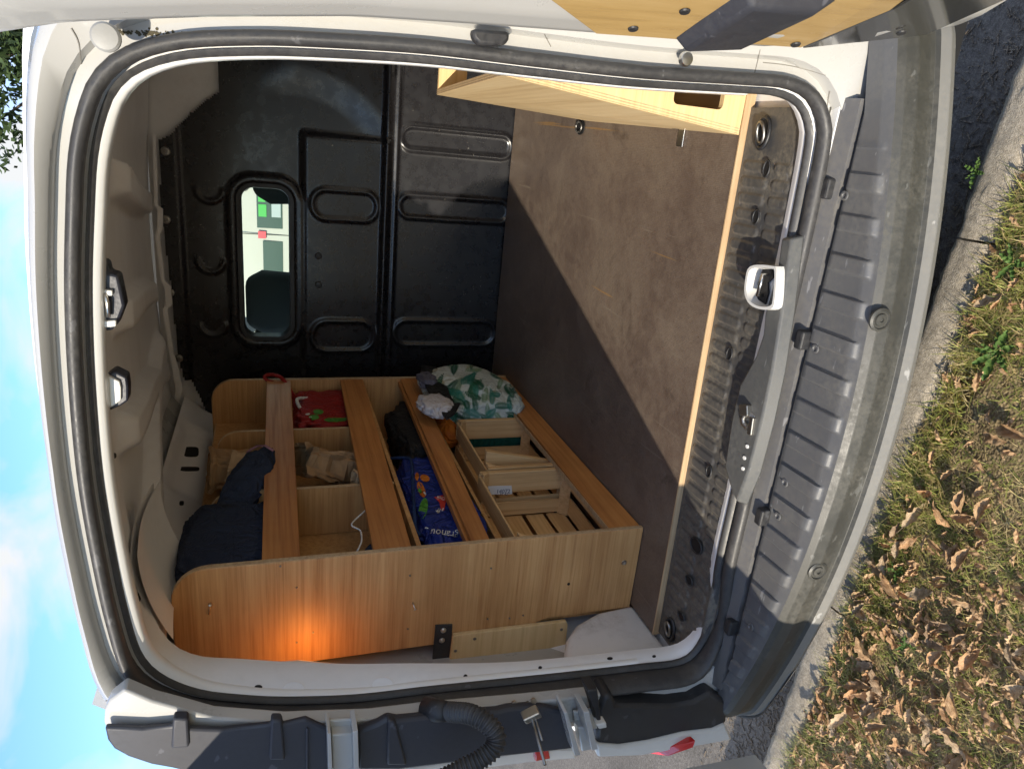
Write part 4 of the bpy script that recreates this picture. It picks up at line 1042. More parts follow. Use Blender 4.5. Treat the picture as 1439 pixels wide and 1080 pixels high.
# front slats
def slat(z0a, z1a, z0b, z1b, th, lean=0.0):
    mb = MB(); ya, yb = YA+T+0.001, YE-T-0.001
    A = [(XR-th, ya, z0a), (XR-0.001, ya, z0a), (XR-0.001-lean, ya, z1a), (XR-th-lean, ya, z1a)]
    B = [(XR-th, yb, z0b), (XR-0.001, yb, z0b), (XR-0.001-lean, yb, z1b), (XR-th-lean, yb, z1b)]
    mb.loft([A, B], True, True); return obj('front_slat', mb, TEAK_Y, RK, False, 0.0015, 2)
slat(1.451, 1.531, 1.440, 1.524, 0.016)
slat(1.203, 1.290, 1.178, 1.262, 0.016)
s3 = slat(1.012, 1.058, 0.972, 1.034, 0.034)
mb = MB(); mb.loft([[(XR-0.012, YA+T+0.001, 1.0585), (XR-0.030, YA+T+0.001, 1.0585), (XR-0.030, YA+T+0.001, 1.066), (XR-0.012, YA+T+0.001, 1.066)], [(XR-0.012, YE-T-0.001, 1.0345), (XR-0.030, YE-T-0.001, 1.0345), (XR-0.030, YE-T-0.001, 1.042), (XR-0.012, YE-T-0.001, 1.042)]], True, True); obj('slat_bead', mb, TEAK_Y, s3)
s4 = slat(0.603, 0.692, 0.603, 0.675, 0.014)
mb = MB(); mb.box(XR-0.0145, XR-0.0005, YA+T+0.002, YE-T-0.002, 0.6925, 0.6945); obj('slat_edge', mb, PLYEDGE, s4)
# screws on the near panel
def screw_at(u, v, r=0.004, M=DSTEEL, y=YA):
    q = px(u, v, 1, y); mb = MB(); mb.disc((q.x, y, q.z), (0, -1, 0), r, 0.002, 10, [(r, 0), (r*0.9, 0.0015), (r*0.4, 0.0015), (r*0.3, 0.0004)]); obj('screw', mb, M, RK, True, angle=30)
for u, v in ((394, 795), (576, 808), (690, 798), (417, 825), (417, 902), (573, 883), (556, 914), (685, 869), (716, 868), (735, 864), (440, 888)): screw_at(u, v, 0.0026, DSTEEL)
for u, v in ((877, 790),): screw_at(u, v, 0.0075, STEEL)
screw_at(799, 820, 0.004, DARK)
for u, v, du, dv in ((580, 846, 3, 9), (293, 862, 2, -12)):
    a = px(u, v, 1, YA); b = px(u+du, v+dv, 1, YA-0.012); mb = MB(); mb.tube([a, b], 0.0018, 8); mb.disc(b, (b-a), 0.004, 0.002, 10, [(0.002, 0), (0.0045, 0.002), (0.004, 0.003)]); obj('protruding_screw', mb, STEEL, RK, True)
# black steel bracket and pale cleat
q = [px(u, v, 1, YA-0.004) for u, v in ((612, 878), (636, 877), (632, 945), (606, 947))]
mb = MB(); mb.prism(q, (0, 0.0035, 0)); bk = obj('mounting_bracket', mb, BLK, RK, False, 0.001)
for u, v in ((623, 885), (621, 899)):
    c = px(u, v, 1, YA-0.0045); mb = MB(); mb.disc(c, (0, -1, 0), 0.006, 0.004, 12, [(0.0075, 0), (0.007, 0.002), (0.004, 0.004)]); obj('bolt', mb, STEEL, bk, True, angle=30)
q = [px(u, v, 1, YA-0.013) for u, v in ((637, 893), (796, 873), (798, 878), (793, 925), (700, 945), (628, 960))]
mb = MB(); mb.prism(q, (0, 0.0125, 0)); cl = obj('cleat_board', mb, BIRCH_X, RK, False, 0.002)
for u, v in ((667, 897), (640, 914), (789, 884)):
    c = px(u, v, 1, YA-0.0135); mb = MB(); mb.disc(c, (0, -1, 0), 0.004, 0.002, 10, [(0.0045, 0), (0.004, 0.0012), (0.0015, 0.0004)]); obj('screw', mb, DSTEEL, cl, True, angle=30)

# ------------------------------------------------------------------ plywood bin at the right
BN = thing('plywood_bin', 'pale birch plywood bin with hand slot standing against the right wall', 'bin', (0.15, 1.67, 0.601))
C0 = Vector((0.052, 1.294, 0.6015)); B0 = Vector((0.105, 1.294, 1.104)); D0 = Vector((0.073, 2.05, 0.6015)); A0 = Vector((0.096, 2.05, 1.062))
t_ = 0.014
# near end panel with slot (polygon ring)
def endp(c, b, y, zt, slot, name, M):
    ox = 0.21
    def X(z): return c.x+(b.x-c.x)*(z-c.z)/(b.z-c.z)
    mb = MB(); z0, z1 = c.z, zt
    sl = slot
    outer = [(X(z0), z0), (ox, z0), (ox, z1), (X(z1), z1)]
    inner = []
    x0, x1, s0, s1 = sl; r = 0.010
    for (cx, cz, a0) in ((x0+r, s0+r, 180), (x1-r, s0+r, 270), (x1-r, s1-r, 0), (x0+r, s1-r, 90)):
        for k in range(4):
            a = math.radians(a0+30*k); inner.append((cx+r*math.cos(a), cz+r*math.sin(a)))
    out = []
    for i in range(16): out.append(outer[i//4])
    for yy in (y, y+t_):
        n = len(mb.v); mb.v += [(p[0], yy, p[1]) for p in out]+[(p[0], yy, p[1]) for p in inner]
        for i in range(16):
            j = (i+1) % 16
            mb.f.append((n+i, n+j, n+16+j, n+16+i))
    for i in range(16):
        j = (i+1) % 16
        mb.f.append((i, j, 32+j, 32+i)); mb.f.append((16+i, 16+j, 48+j, 48+i))
    bm = [f for f in mb.f]; mb.f = bm
    o = obj(name, mb, M, BN)
    return o
e1 = endp(C0, B0, 1.294, 1.104, (0.094, 0.150, 0.650, 0.762), 'end_panel', BIRCH_X)
e2 = endp(Vector((D0.x+0.014, 2.05-t_, D0.z)), Vector((A0.x+0.014, 2.05, A0.z)), 2.05-t_, 1.062, (0.13, 0.19, 0.90, 0.985), 'end_panel', BIRCH_X)
mb = MB(); th = Vector((0.014, 0, 0))
mb.loft([[C0+Vector((0, t_, 0)), B0+Vector((0, t_, 0)), B0+th+Vector((0, t_, 0)), C0+th+Vector((0, t_, 0))], [D0, A0, A0+th, D0+th]], True, True)
sp = obj('side_panel', mb, BIRCH_Y, BN, False, 0.001)
mb = MB()
for k in range(3):
    o = Vector((0.0012+0.0047*k, 0, 0.0008)); w2 = Vector((0.0022, 0, 0))
    mb.loft([[B0+o+Vector((0, t_, 0)), B0+o+w2+Vector((0, t_, 0)), B0+o+w2+Vector((0, t_, 0.0006)), B0+o+Vector((0, t_, 0.0006))], [A0+o, A0+o+w2, A0+o+w2+Vector((0, 0, 0.0006)), A0+o+Vector((0, 0, 0.0006))]], True, True)
obj('ply_layers', mb, PLYEDGE, sp)
mb = MB()
for k in range(3):
    y0 = 1.2934; o = Vector((-0.0004+0.0048*k, 0, 0)); w2 = Vector((0.0017, 0, 0))
    mb.prism([Vector((C0.x, y0, C0.z))+o+th*0.1, Vector((B0.x, y0, B0.z))+o+th*0.1, Vector((B0.x, y0, B0.z))+o+w2+th*0.1, Vector((C0.x, y0, C0.z))+o+w2+th*0.1], (0, 0.0005, 0))
obj('ply_layers', mb, PLYEDGE, e1)
mb = MB(); mb.box(0.196, 0.21, 1.308, 2.036, 0.6015, 1.06); obj('side_panel', mb, BIRCH_Y, BN)
mb = MB(); mb.box(0.09, 0.196, 1.308, 2.036, 0.6016, 0.615); obj('bottom_panel', mb, BIRCH_Y, BN)

# ------------------------------------------------------------------ cloth helpers
class Blob:
    """closed cloth form: fn(s,t) -> point; s around 0..1, t from bottom 0 to top 1"""
    def __init__(s, c, r, seed, e1=0.8, e2=0.8, fold=0.12, fs=3.0, sag=0.0, rot=0.0, tilt=(0, 0), clip=None):
        s.clip = clip
        s.c = Vector(c); s.r = Vector(r); s.seed = seed; s.e1 = e1; s.e2 = e2; s.fold = fold; s.fs = fs; s.sag = sag
        s.M = (Matrix.Rotation(rot, 3, 'Z') @ Matrix.Rotation(tilt[0], 3, 'X') @ Matrix.Rotation(tilt[1], 3, 'Y'))
    def __call__(s, a, b):
        th = 2*math.pi*a; ph = math.pi*(b-0.5)
        ce = lambda x, e: math.copysign(abs(x)**e, x)
        d = Vector((ce(math.cos(ph), s.e1)*ce(math.cos(th), s.e2), ce(math.cos(ph), s.e1)*ce(math.sin(th), s.e2), ce(math.sin(ph), s.e1)))
        q = Vector((math.cos(ph)*math.cos(th), math.cos(ph)*math.sin(th), math.sin(ph)))*s.fs
        o = Vector((s.seed*3.7, s.seed*1.3, s.seed*2.1))
        f = 1 + s.fold*(mnoise.noise(q+o) + 0.6*(1-2*abs(mnoise.noise(q*1.9+o*1.7))) + 0.25*mnoise.noise(q*4.3+o))
        p = Vector((d.x*s.r.x, d.y*s.r.y, d.z*s.r.z))*f
        p.z -= s.sag*(p.x*p.x+p.y*p.y)/(s.r.x*s.r.y+1e-6)*s.r.z*0.5
        w_ = s.c + s.M @ p
        if s.clip:
            for k in range(3):
                lo, hi = s.clip[2*k], s.clip[2*k+1]
                if lo is not None and w_[k] < lo: w_[k] = lo+0.012*(math.exp((w_[k]-lo)/0.05)-1)*0.5
                if hi is not None and w_[k] > hi: w_[k] = hi-0.012*(math.exp((hi-w_[k])/0.05)-1)*0.5
        return w_
    def norm(s, a, b):
        e = 0.004; u = s(a+e, b)-s(a-e, b); v = s(a, b+e)-s(a, b-e); n = u.cross(v)
        if n.length < 1e-12: return Vector((0, 0, 1))
        n.normalize()
        return n
    def mesh(s, na=64, nb=44):
        mb = MB(); mb.grid(lambda a, b: s(a, b), na, nb); return mb
    def decal(s, name, polys, M, parent, off=0.0012):
        mb = MB()
        for poly in polys:
            n = len(mb.v); mb.v += [tuple(s(a, b)+s.norm(a, b)*off) for a, b in poly]; mb.f.append(tuple(range(n, n+len(poly))))
        return obj(name, mb, M, parent)
def fabric(name, col, col2=None, rough=0.85, scale=6.0, weave=900, sheen=0.0):
    M = mat(name, col, rough, spec=0.3); t = NT(M); co = t.coord((1, 1, 1))
    n = t.noise(co, scale, 5, 0.6)
    t.color(t.mix(t.gray(n, 0.35, 0.7), col, col2 or tuple(x*0.6 for x in col)))
    cr_ = t.math('ABSOLUTE', t.math('SUBTRACT', t.noise(co, 16, 3, 0.5, 1.2), 0.5)); t.bump(t.math('ADD', t.gray(cr_, 0.0, 0.10), t.math('MULTIPLY', t.noise(co, 45, 3, 0.6), 0.6)), 0.55, 0.010); return M
def remesh_weld(o):
    bm = bmesh.new(); bm.from_mesh(o.data); bmesh.ops.remove_doubles(bm, verts=bm.verts, dist=0.0004); bmesh.ops.recalc_face_normals(bm, faces=bm.faces); bm.to_mesh(o.data); bm.free(); o.data.shade_smooth()
def cloth(name, blob, M, parent=None, na=64, nb=44):
    o = obj(name, blob.mesh(na, nb), M, parent, True); remesh_weld(o); return o

# navy bag in the upper compartment, slumped over the slat
NAVYF = fabric('navy_fabric', (0.016, 0.024, 0.050), (0.022, 0.034, 0.07))
b1 = Blob((-0.995, 1.57, 1.60), (0.075, 0.165, 0.115), 3, 0.7, 0.7, 0.14, 2.4, clip=(-1.07, -0.935, 1.412, 1.742, 1.30, 1.715))
nb_ = thing('navy_cloth_bag', 'dark navy cloth bag slumped in the upper rack compartment over the slat', 'bag', (-0.975, 1.58, 1.45))
cloth('bag_body', b1, NAVYF, nb_)
b1b = Blob((-0.932, 1.80, 1.572), (0.026, 0.14, 0.048), 8, 0.9, 0.9, 0.16, 2.4, 0, -0.25, (-0.30, 0)); cloth('bag_flap', b1b, NAVYF, nb_, 40, 28)
PIPE = fabric('pink_piping', (0.42, 0.22, 0.28)); mb = MB(); mb.tube([(-0.884, 1.90, 1.505), (-0.882, 1.93, 1.525), (-0.889, 1.945, 1.548), (-0.90, 1.93, 1.575)], 0.0035, 8); obj('piping', mb, PIPE, nb_, True)
# paper bags
def papermat(name, c):
    M = mat(name, c, 0.8, spec=0.25); t = NT(M); n = t.noise(t.coord((1, 1, 1)), 30, 5, 0.6)
    t.color(t.ramp(n, [(0.3, tuple(x*0.72 for x in c)), (0.7, c)])); t.bump(n, 0.5, 0.004); return M
KRAFT = papermat('kraft_paper', (0.40, 0.25, 0.13)); KRAFT2 = papermat('pale_kraft_paper', (0.50, 0.35, 0.21))
def paperbag(name, c, size, seed, M, label, rz=0.0, tilt=(0, 0), op=0.75, crush=0.2):
    r = random.Random(seed); t = thing(name, label, 'paper bag', (c[0], c[1], c[2]-size[2]/2))
    R3 = Matrix.Rotation(rz, 3, 'Z') @ Matrix.Rotation(tilt[0], 3, 'X') @ Matrix.Rotation(tilt[1], 3, 'Y')
    def fn(a, b):
        th = 2*math.pi*a; k = 0.35
        cx = math.copysign(abs(math.cos(th))**k, math.cos(th)); cy = math.copysign(abs(math.sin(th))**k, math.sin(th))
        w = 1-(1-op)*b - 0.12*math.sin(b*math.pi)*(abs(cx) > 0.9)
        j = crush*b*mnoise.noise(Vector((cx*2.2+seed, cy*2.2, b*3.3)))+0.5*crush*mnoise.noise(Vector((cx*5+seed, cy*5, b*7)))
        p = Vector((cx*size[0]/2*w*(1+j), cy*size[1]/2*w*(1+j*1.2), (b-0.5)*size[2]*(1+0.12*b*mnoise.noise(Vector((th*1.3, seed, 0))))))
        return Vector(c)+R3 @ p
    mb = MB(); mb.grid(fn, 34, 12)
    n = len(mb.v); mb.v += [tuple(fn(i/34, 0)) for i in range(34)]; mb.f.append(tuple(range(n, n+34)))
    o = obj('bag_body', mb, M, t); o.modifiers.new('thick', 'SOLIDIFY').thickness = 0.0012
    mb = MB()
    def fold(a, b): 
        p = fn(a, 1.0-0.10*b); q = Vector(c)+R3 @ Vector((0, 0, size[2]*0.45)); return p+(q-p)*(-0.05-0.08*math.sin(b*3.14))
    mb.grid(fold, 34, 3); obj('bag_rim', mb, M, t).modifiers.new('thick', 'SOLIDIFY').thickness = 0.001
    return t
paperbag('paper_bag', (-0.995, 2.02, 1.60), (0.11, 0.17, 0.17), 3, KRAFT, 'tall open kraft paper bag in the upper middle rack compartment', 0.2, (0.12, 0.1), 0.85, 0.25)
paperbag('paper_bag', (-0.955, 1.93, 1.56), (0.06, 0.13, 0.13), 9, KRAFT2, 'pale folded kraft paper bag tucked beside the navy bag', -0.2, (-0.1, 0.2), 0.7, 0.3)
paperbag('paper_bag', (-0.985, 1.985, 1.335), (0.12, 0.20, 0.21), 14, KRAFT, 'crumpled brown paper bag between the two upper slats', 0.35, (0.35, 0.3), 0.7, 0.45)
paperbag('paper_bag', (-0.955, 1.815, 1.245), (0.05, 0.06, 0.10), 21, KRAFT2, 'small white handled paper bag leaning on the partition', 0.2, (0.2, 0.3), 0.7, 0.3)
# red shopping bag with handles
REDF = fabric('red_bag', (0.36, 0.022, 0.018), (0.22, 0.012, 0.012), 0.5)
rb = thing('red_shopping_bag', 'red shopping bag with green print stuffed behind the two upper slats', 'shopping bag', (-1.0, 2.38, 1.19))
B = Blob((-1.0, 2.37, 1.305), (0.075, 0.165, 0.12), 6, 0.55, 0.6, 0.22, 2.4, clip=(-1.07, -0.94, 2.17, 2.56, 1.19, None)); cloth('bag_body', B, REDF, rb)
GRN = fabric('green_print', (0.06, 0.22, 0.03), (0.12, 0.35, 0.05), 0.5, 20); WHT = fabric('white_print', (0.7, 0.7, 0.68), (0.62, 0.62, 0.6), 0.6); ORG = fabric('orange_print', (0.60, 0.19, 0.02), (0.45, 0.10, 0.01), 0.6, 15)
def ellp(ca, cb, ra, rb_, k=14, rot=0): return [(ca+ra*math.cos(2*math.pi*i/k+rot), cb+rb_*math.sin(2*math.pi*i/k+rot)) for i in range(k)]
B.decal('green_print', [ellp(0.93, 0.60, 0.022, 0.045), ellp(0.97, 0.57, 0.018, 0.04), ellp(0.90, 0.5, 0.02, 0.035)], GRN, rb); B.decal('white_print', [ellp(0.955, 0.65, 0.008, 0.014), ellp(0.925, 0.64, 0.006, 0.012)], WHT, rb, 0.002)
mb = MB(); mb.tube(catmull([(-0.99, 2.44, 1.40), (-0.94, 2.52, 1.44), (-0.900, 2.565, 1.475), (-0.895, 2.58, 1.52), (-0.91, 2.575, 1.53), (-0.93, 2.54, 1.47), (-0.98, 2.46, 1.40)], 40, False), 0.007, 8); obj('bag_handle', mb, REDF, rb, True)
mb = MB(); mb.tube(catmull([(-0.97, 2.33, 1.39), (-0.935, 2.37, 1.42), (-0.93, 2.42, 1.42), (-0.945, 2.46, 1.38)], 24, False), 0.006, 6); obj('bag_handle', mb, WHT, rb, True)
# green cans / packets under the red bag
# black bag, middle level
BLKF = fabric('black_fabric', (0.010, 0.010, 0.011), (0.02, 0.02, 0.02), 0.6)
cloth_b = Blob((-1.03, 2.22, 1.03), (0.085, 0.24, 0.085), 12, 0.7, 0.8, 0.18, 2.6, clip=(-1.155, -0.955, None, 2.56, 0.975, 1.162))
tag(cloth('black_bag', cloth_b, BLKF), 'crumpled black bag on the middle shelf beside the blue bag', 'bag')
# blue printed bag
BLUF = fabric('blue_bag', (0.008, 0.020, 0.14), (0.014, 0.035, 0.24), 0.42, 5)
BB = Blob((-1.030, 1.71, 1.06), (0.085, 0.29, 0.095), 15, 0.6, 0.7, 0.16, 2.6, clip=(-1.155, -0.952, 1.412, None, 0.975, 1.162))
bl = thing('blue_printed_bag', 'royal blue printed shopping bag with white lettering on the middle shelf', 'shopping bag', (-1.03, 1.70, 0.93)); cloth('bag_body', BB, BLUF, bl, 90, 60)
def surf_at(blob, u, v, n=4000):
    """parameters of the blob point seen at a photo pixel (nearest along the ray, front side)"""
    best = (1e9, 0, 0); o = Vector(CAMP.tolist()); d = (px(u, v, 1, 2.0)-o).normalized()
    for i in range(90):
        for j in range(4, 56):
            a, b = i/90, j/60; p = blob(a, b)-o; tt = p.dot(d); e = (p-d*tt).length
            if e < 0.012:
                sc = tt+e*2
                if sc < best[0]: best = (sc, a, b)
    return best[1], best[2]
def pxdecal(blob, name, polys, M, parent, off=0.0015):
    """print drawn on the front of a cloth form; outline given in photo pixels"""
    bv_mesh = blob.mesh(90, 60); bv = BVHTree.FromPolygons([Vector(v) for v in bv_mesh.v], bv_mesh.f); o = Vector(CAMP.tolist()); mb = MB()
    for poly in polys:
        pts = []
        for u, v in poly:
            d = (px(u, v, 1, 2.0)-o).normalized(); h = bv.ray_cast(o, d)
            if h[0] is None: continue
            n = h[1] if h[1].dot(d) < 0 else -h[1]
            pts.append(h[0]+n*off)
        if len(pts) >= 3:
            n = len(mb.v); mb.v += [tuple(p) for p in pts]; mb.f.append(tuple(range(n, n+len(pts))))
    if mb.f: return obj(name, mb, M, parent)
def pel(u, v, a, b, rot=0, k=14):
    c, s = math.cos(rot), math.sin(rot)
    return [(u+a*math.cos(2*math.pi*i/k)*c-b*math.sin(2*math.pi*i/k)*s, v+a*math.cos(2*math.pi*i/k)*s+b*math.sin(2*math.pi*i/k)*c) for i in range(k)]
def textdecal(blob, txt, u, v, size, ang, M, parent, name, flat=None):
    cu = bpy.data.curves.new('lettering', 'FONT'); cu.body = txt; cu.size = 1.0; cu.resolution_u = 2; cu.fill_mode = 'FRONT'; cu.shear = 0.15
    ob = bpy.data.objects.new('lettering', cu); COL.objects.link(ob); bpy.context.view_layer.update()
    dg = bpy.context.evaluated_depsgraph_get(); me = ob.evaluated_get(dg).to_mesh()
    V = [tuple(v_.co) for v_ in me.vertices]; F = [tuple(p.vertices) for p in me.polygons]
    ob.evaluated_get(dg).to_mesh_clear(); bpy.data.objects.remove(ob); bpy.data.curves.remove(cu)
    c, s = math.cos(ang), math.sin(ang); o = Vector(CAMP.tolist()); mb = MB(); ok = []
    if flat is None:
        bm_ = blob.mesh(90, 60); bv = BVHTree.FromPolygons([Vector(q) for q in bm_.v], bm_.f)
    for (x, y, z) in V:
        uu = u+(x*c-y*s)*size; vv = v-(x*s+y*c)*size
        d = (px(uu, vv, 1, 2.0)-o).normalized()
        if flat is None:
            h = bv.ray_cast(o, d)
            if h[0] is None: ok.append(False); mb.v.append((0, 0, 0)); continue
            n = h[1] if h[1].dot(d) < 0 else -h[1]
            mb.v.append(tuple(h[0]+n*0.0022)); ok.append(True)
        else:
            mb.v.append(tuple(px(uu, vv, flat[0], flat[1]))); ok.append(True)
    mb.f = [f for f in F if all(ok[i] for i in f)]
    if mb.f: return obj(name, mb, M, parent)
pxdecal(BB, 'orange_print', [pel(592, 688, 12, 5, 1.2), pel(597, 672, 7, 5, .4), pel(586, 670, 3, 6)], ORG, bl)
pxdecal(BB, 'green_print', [pel(595, 715, 15, 6, 1.75), pel(590, 690, 4, 2.4, 1)], GRN, bl, 0.0025)
pxdecal(BB, 'white_print', [pel(597, 694, 3, 1.3, 1.0), pel(600, 742, 2, 0.8, 0.4), pel(615, 720, 3, 1, 0.5), pel(622, 717, 2.5, 1, 2)], WHT, bl, 0.003)
pxdecal(BB, 'red_print', [[(610, 699), (622, 696), (627, 703), (624, 718), (620, 717), (617, 706)]], mat('red_print', (0.5, 0.03, 0.02), 0.5), bl, 0.002)
textdecal(BB, 'granou', 645, 748, 14, math.pi-0.12, WHT, bl, 'lettering')
textdecal(BB, 'Deli', 626, 699, 7, math.pi-0.15, WHT, bl, 'lettering')
textdecal(BB, 'fr', 620, 716, 10, math.pi-0.3, WHT, bl, 'lettering')
mb = MB(); mb.tube(catmull([tuple(px(u, v, 0, x)) for u, v, x in ((545, 644, -0.985), (562, 643, -0.965), (577, 646, -0.952), (580, 680, -0.95), (582, 720, -0.948), (584, 742, -0.947), (590, 752, -0.947))], 40, False), 0.005, 6); obj('bag_piping', mb, fabric('piping_blue', (0.02, 0.05, 0.16)), bl, True)
# grey-blue padded bag in the near compartment below slat 1
GBF = fabric('steel_blue_fabric', (0.035, 0.055, 0.10), (0.05, 0.075, 0.12)); GB = Blob((-0.995, 1.46, 1.245), (0.050, 0.060, 0.055), 18, 0.8, 0.8, 0.1, 2)
gb = thing('laced_blue_bag', 'small steel blue bag with white lacing at the foot of the near compartment', 'bag', (-0.965, 1.46, 1.19)); cloth('bag_body', GB, GBF, gb, 40, 28)
mb = MB(); mb.tube(catmull([tuple(px(u, v, 0, -0.925)) for u, v in ((516, 714), (508, 722), (500, 729), (494, 738), (506, 745), (508, 760), (502, 774))], 30, False), 0.0022, 6); obj('lacing', mb, WHT, gb, True)

# fern print bag, bottom compartment far end
FERN = fabric('fern_bag_cloth', (0.60, 0.63, 0.58), (0.48, 0.54, 0.50), 0.6, 5)
FB = Blob((-0.935, 2.40, 0.80), (0.092, 0.25, 0.165), 22, 0.85, 0.85, 0.09, 1.6, 0, 0, (0.22, 0), clip=(None, None, 2.185, None, 0.605, None))
fbt = thing('fern_print_bag', 'white shopping bag printed with green ferns bulging out above the bottom slat', 'shopping bag', (-0.935, 2.39, 0.61)); cloth('bag_body', FB, FERN, fbt, 90, 60)
fg1 = mat('fern_green', (0.010, 0.10, 0.045), 0.6); fg2 = mat('fern_pale', (0.20, 0.30, 0.17), 0.6); fg3 = mat('fern_beige', (0.42, 0.36, 0.22), 0.6); fg4 = mat('fern_teal', (0.03, 0.20, 0.15), 0.6)
def frond(u, v, L, ang, bend, wid):
    polys = []; n = 11
    for i in range(n):
        t = i/(n-1); a = ang+bend*t; cu = u+math.cos(ang+bend*t*0.5)*L*t; cv = v+math.sin(ang+bend*t*0.5)*L*t
        w2 = wid*math.sin(math.pi*(0.12+0.86*(1-t)))**0.8*1.0
        for s in (-1, 1):
            b = a+s*1.0; ex, ey = cu+math.cos(b)*w2, cv+math.sin(b)*w2; nx, ny = -math.sin(b)*L*0.038, math.cos(b)*L*0.038
            polys.append([(cu-nx*.6, cv-ny*.6), (cu+(ex-cu)*.5-nx, cv+(ey-cv)*.5-ny), (ex, ey), (cu+(ex-cu)*.5+nx, cv+(ey-cv)*.5+ny), (cu+nx*.6, cv+ny*.6)])
    return polys
rf = random.Random(3); gs = {0: [], 1: [], 2: [], 3: []}
for i in range(80):
    u = rf.uniform(598, 735); v = rf.uniform(500, 592)
    gs[rf.choice((0, 0, 1, 2, 3))] += frond(u, v, rf.uniform(14, 26), rf.uniform(0, 6.28), rf.uniform(-0.7, 0.7), rf.uniform(5, 9))
for k, M in ((1, fg2), (2, fg3), (0, fg1), (3, fg4)):
    tag(pxdecal(FB, 'fern_print', gs[k], M, fbt, 0.0014+0.0006*(k in (0, 3))), kind='stuff')
# its open mouth: dark trim with pale lining
mo = MB(); ring_ = [px(u, v, 0, -0.86) for u, v in ((592, 511), (612, 514), (626, 528), (632, 552), (640, 566), (648, 565), (640, 580), (628, 588), (612, 570), (600, 545), (590, 525))]
rmid = sum(ring_, Vector())/len(ring_)
mo.prism([p+(rmid-p)*0.02 for p in ring_], (-0.01, 0, 0)); mth = obj('bag_trim', mo, BLKF, fbt, True, 0.003)
b3 = Blob(tuple(px(612, 570, 0, -0.868)), (0.022, 0.075, 0.050), 31, 0.8, 0.8, 0.25, 2.5); cloth('white_lining', b3, fabric('white_lining', (0.62, 0.60, 0.60), (0.5, 0.47, 0.5)), fbt, 40, 28)
b4 = Blob(tuple(px(600, 534, 0, -0.865)), (0.018, 0.06, 0.030), 33, 0.8, 0.8, 0.25, 2.5); cloth('grey_lining', b4, fabric('grey_lining', (0.16, 0.15, 0.19), (0.10, 0.10, 0.13)), fbt, 40, 28)
# orange ball / net
OB = Blob(tuple(px(627, 604, 0, -1.0)), (0.06, 0.085, 0.05), 41, 1, 1, 0.03, 5); ORF = fabric('orange_cloth', (0.62, 0.17, 0.012), (0.42, 0.09, 0.008), 0.6, 30)
tag(cloth('orange_net_bag', OB, ORF, None, 40, 28), 'bright orange mesh bag between the fern bag and the crates', 'net bag')

# ------------------------------------------------------------------ fruit crates lying on their sides
def crate(name, label, y0, y1, z0, z1, xo, xb, seed, gap_fill=None):
    r = random.Random(seed); t = thing(name, label, 'crate', ((xo+xb)/2, (y0+y1)/2, z0), 'fruit crates in the bottom of the rack'); th = 0.006
    def bx(nm, x0, x1, a0, a1, c0, c1, M, par=t):
        j = lambda: r.uniform(-0.0012, 0.0012); mb = MB()
        mb.loft([[(x0+j(), a0+j(), c0+j()), (x1+j(), a0+j(), c0+j()), (x1+j(), a0+j(), c1+j()), (x0+j(), a0+j(), c1+j())], [(x0+j(), a1+j(), c0+j()), (x1+j(), a1+j(), c0+j()), (x1+j(), a1+j(), c1+j()), (x0+j(), a1+j(), c1+j())]], True, True)
        return obj(nm, mb, M, par, False, 0.001, 1)
    D_ = xo-xb
    # end walls (two slats each, running up)
    for ya, yb in ((y0, y0+th), (y1-th, y1)):
        bx('end_slat', xo-0.42*D_, xo, ya, yb, z0, z1, POP_Z); bx('end_slat', xb+0.01, xb+0.36*D_, ya, yb, z0, z1, POP_Z)
    # long sides : lower and upper, two slats each
    bx('side_slat', xo-0.40*D_, xo-0.004, y0+th, y1-th, z0, z0+th, POP_Y); bx('side_slat', xb+0.01, xb+0.44*D_, y0+th, y1-th, z0, z0+th, POP_Y)
    bx('side_slat', xo-0.40*D_, xo-0.004, y0+th, y1-th, z1-th, z1, POP_Y); bx('side_slat', xb+0.01, xb+0.44*D_, y0+th, y1-th, z1-th, z1, POP_Y)
    # bottom slats
    n = 4; hgt = (z1-z0-0.02)/n
    for k in range(n): bx('bottom_slat', xb, xb+0.005, y0+0.003, y1-0.003, z0+0.008+k*hgt+r.uniform(0, 0.004), z0+0.008+(k+1)*hgt-r.uniform(0.006, 0.014), POP_Y)
    # triangular corner posts
    for yc, sy in ((y0+th, 1), (y1-th, -1)):
        for zc, sz in ((z0+th, 1), (z1-th, -1)):
            mb = MB(); e = 0.026
            mb.prism([(xb+0.006, yc, zc), (xb+0.006, yc+sy*e, zc), (xb+0.006, yc, zc+sz*e)], (D_+0.004, 0, 0)); obj('corner_post', mb, POP_Z, t, False, 0.001, 1)
    for yy in (y0, y1-th):
        mb = MB(); mb.box(xo+0.0005, xo+0.006, yy-0.004, yy+th+0.006, z0+0.004, z1-0.004); obj('rim_strip', mb, POP_Z, t, False, 0.001, 1)
    return t
c1 = crate('fruit_crate', 'pale wooden fruit crate with paper label lying on its side beside the near panel', 1.405, 1.775, 0.640, 0.935, -0.932, -1.085, 1)
c2 = crate('fruit_crate', 'pale wooden fruit crate lying on its side between the labelled crate and the fern bag', 1.795, 2.165, 0.635, 0.905, -0.930, -1.085, 2)
LABEL = mat('paper_label', (0.72, 0.74, 0.76), 0.6); INK = mat('label_ink', (0.03, 0.04, 0.12), 0.7)
yl = 1.767
q = [px(u, v, 1, yl) for u, v in ((676, 683), (719, 682), (720, 694), (677, 695))]; mb = MB(); mb.prism(q, (0, 0.001, 0)); lb = obj('paper_label', mb, LABEL, c1)
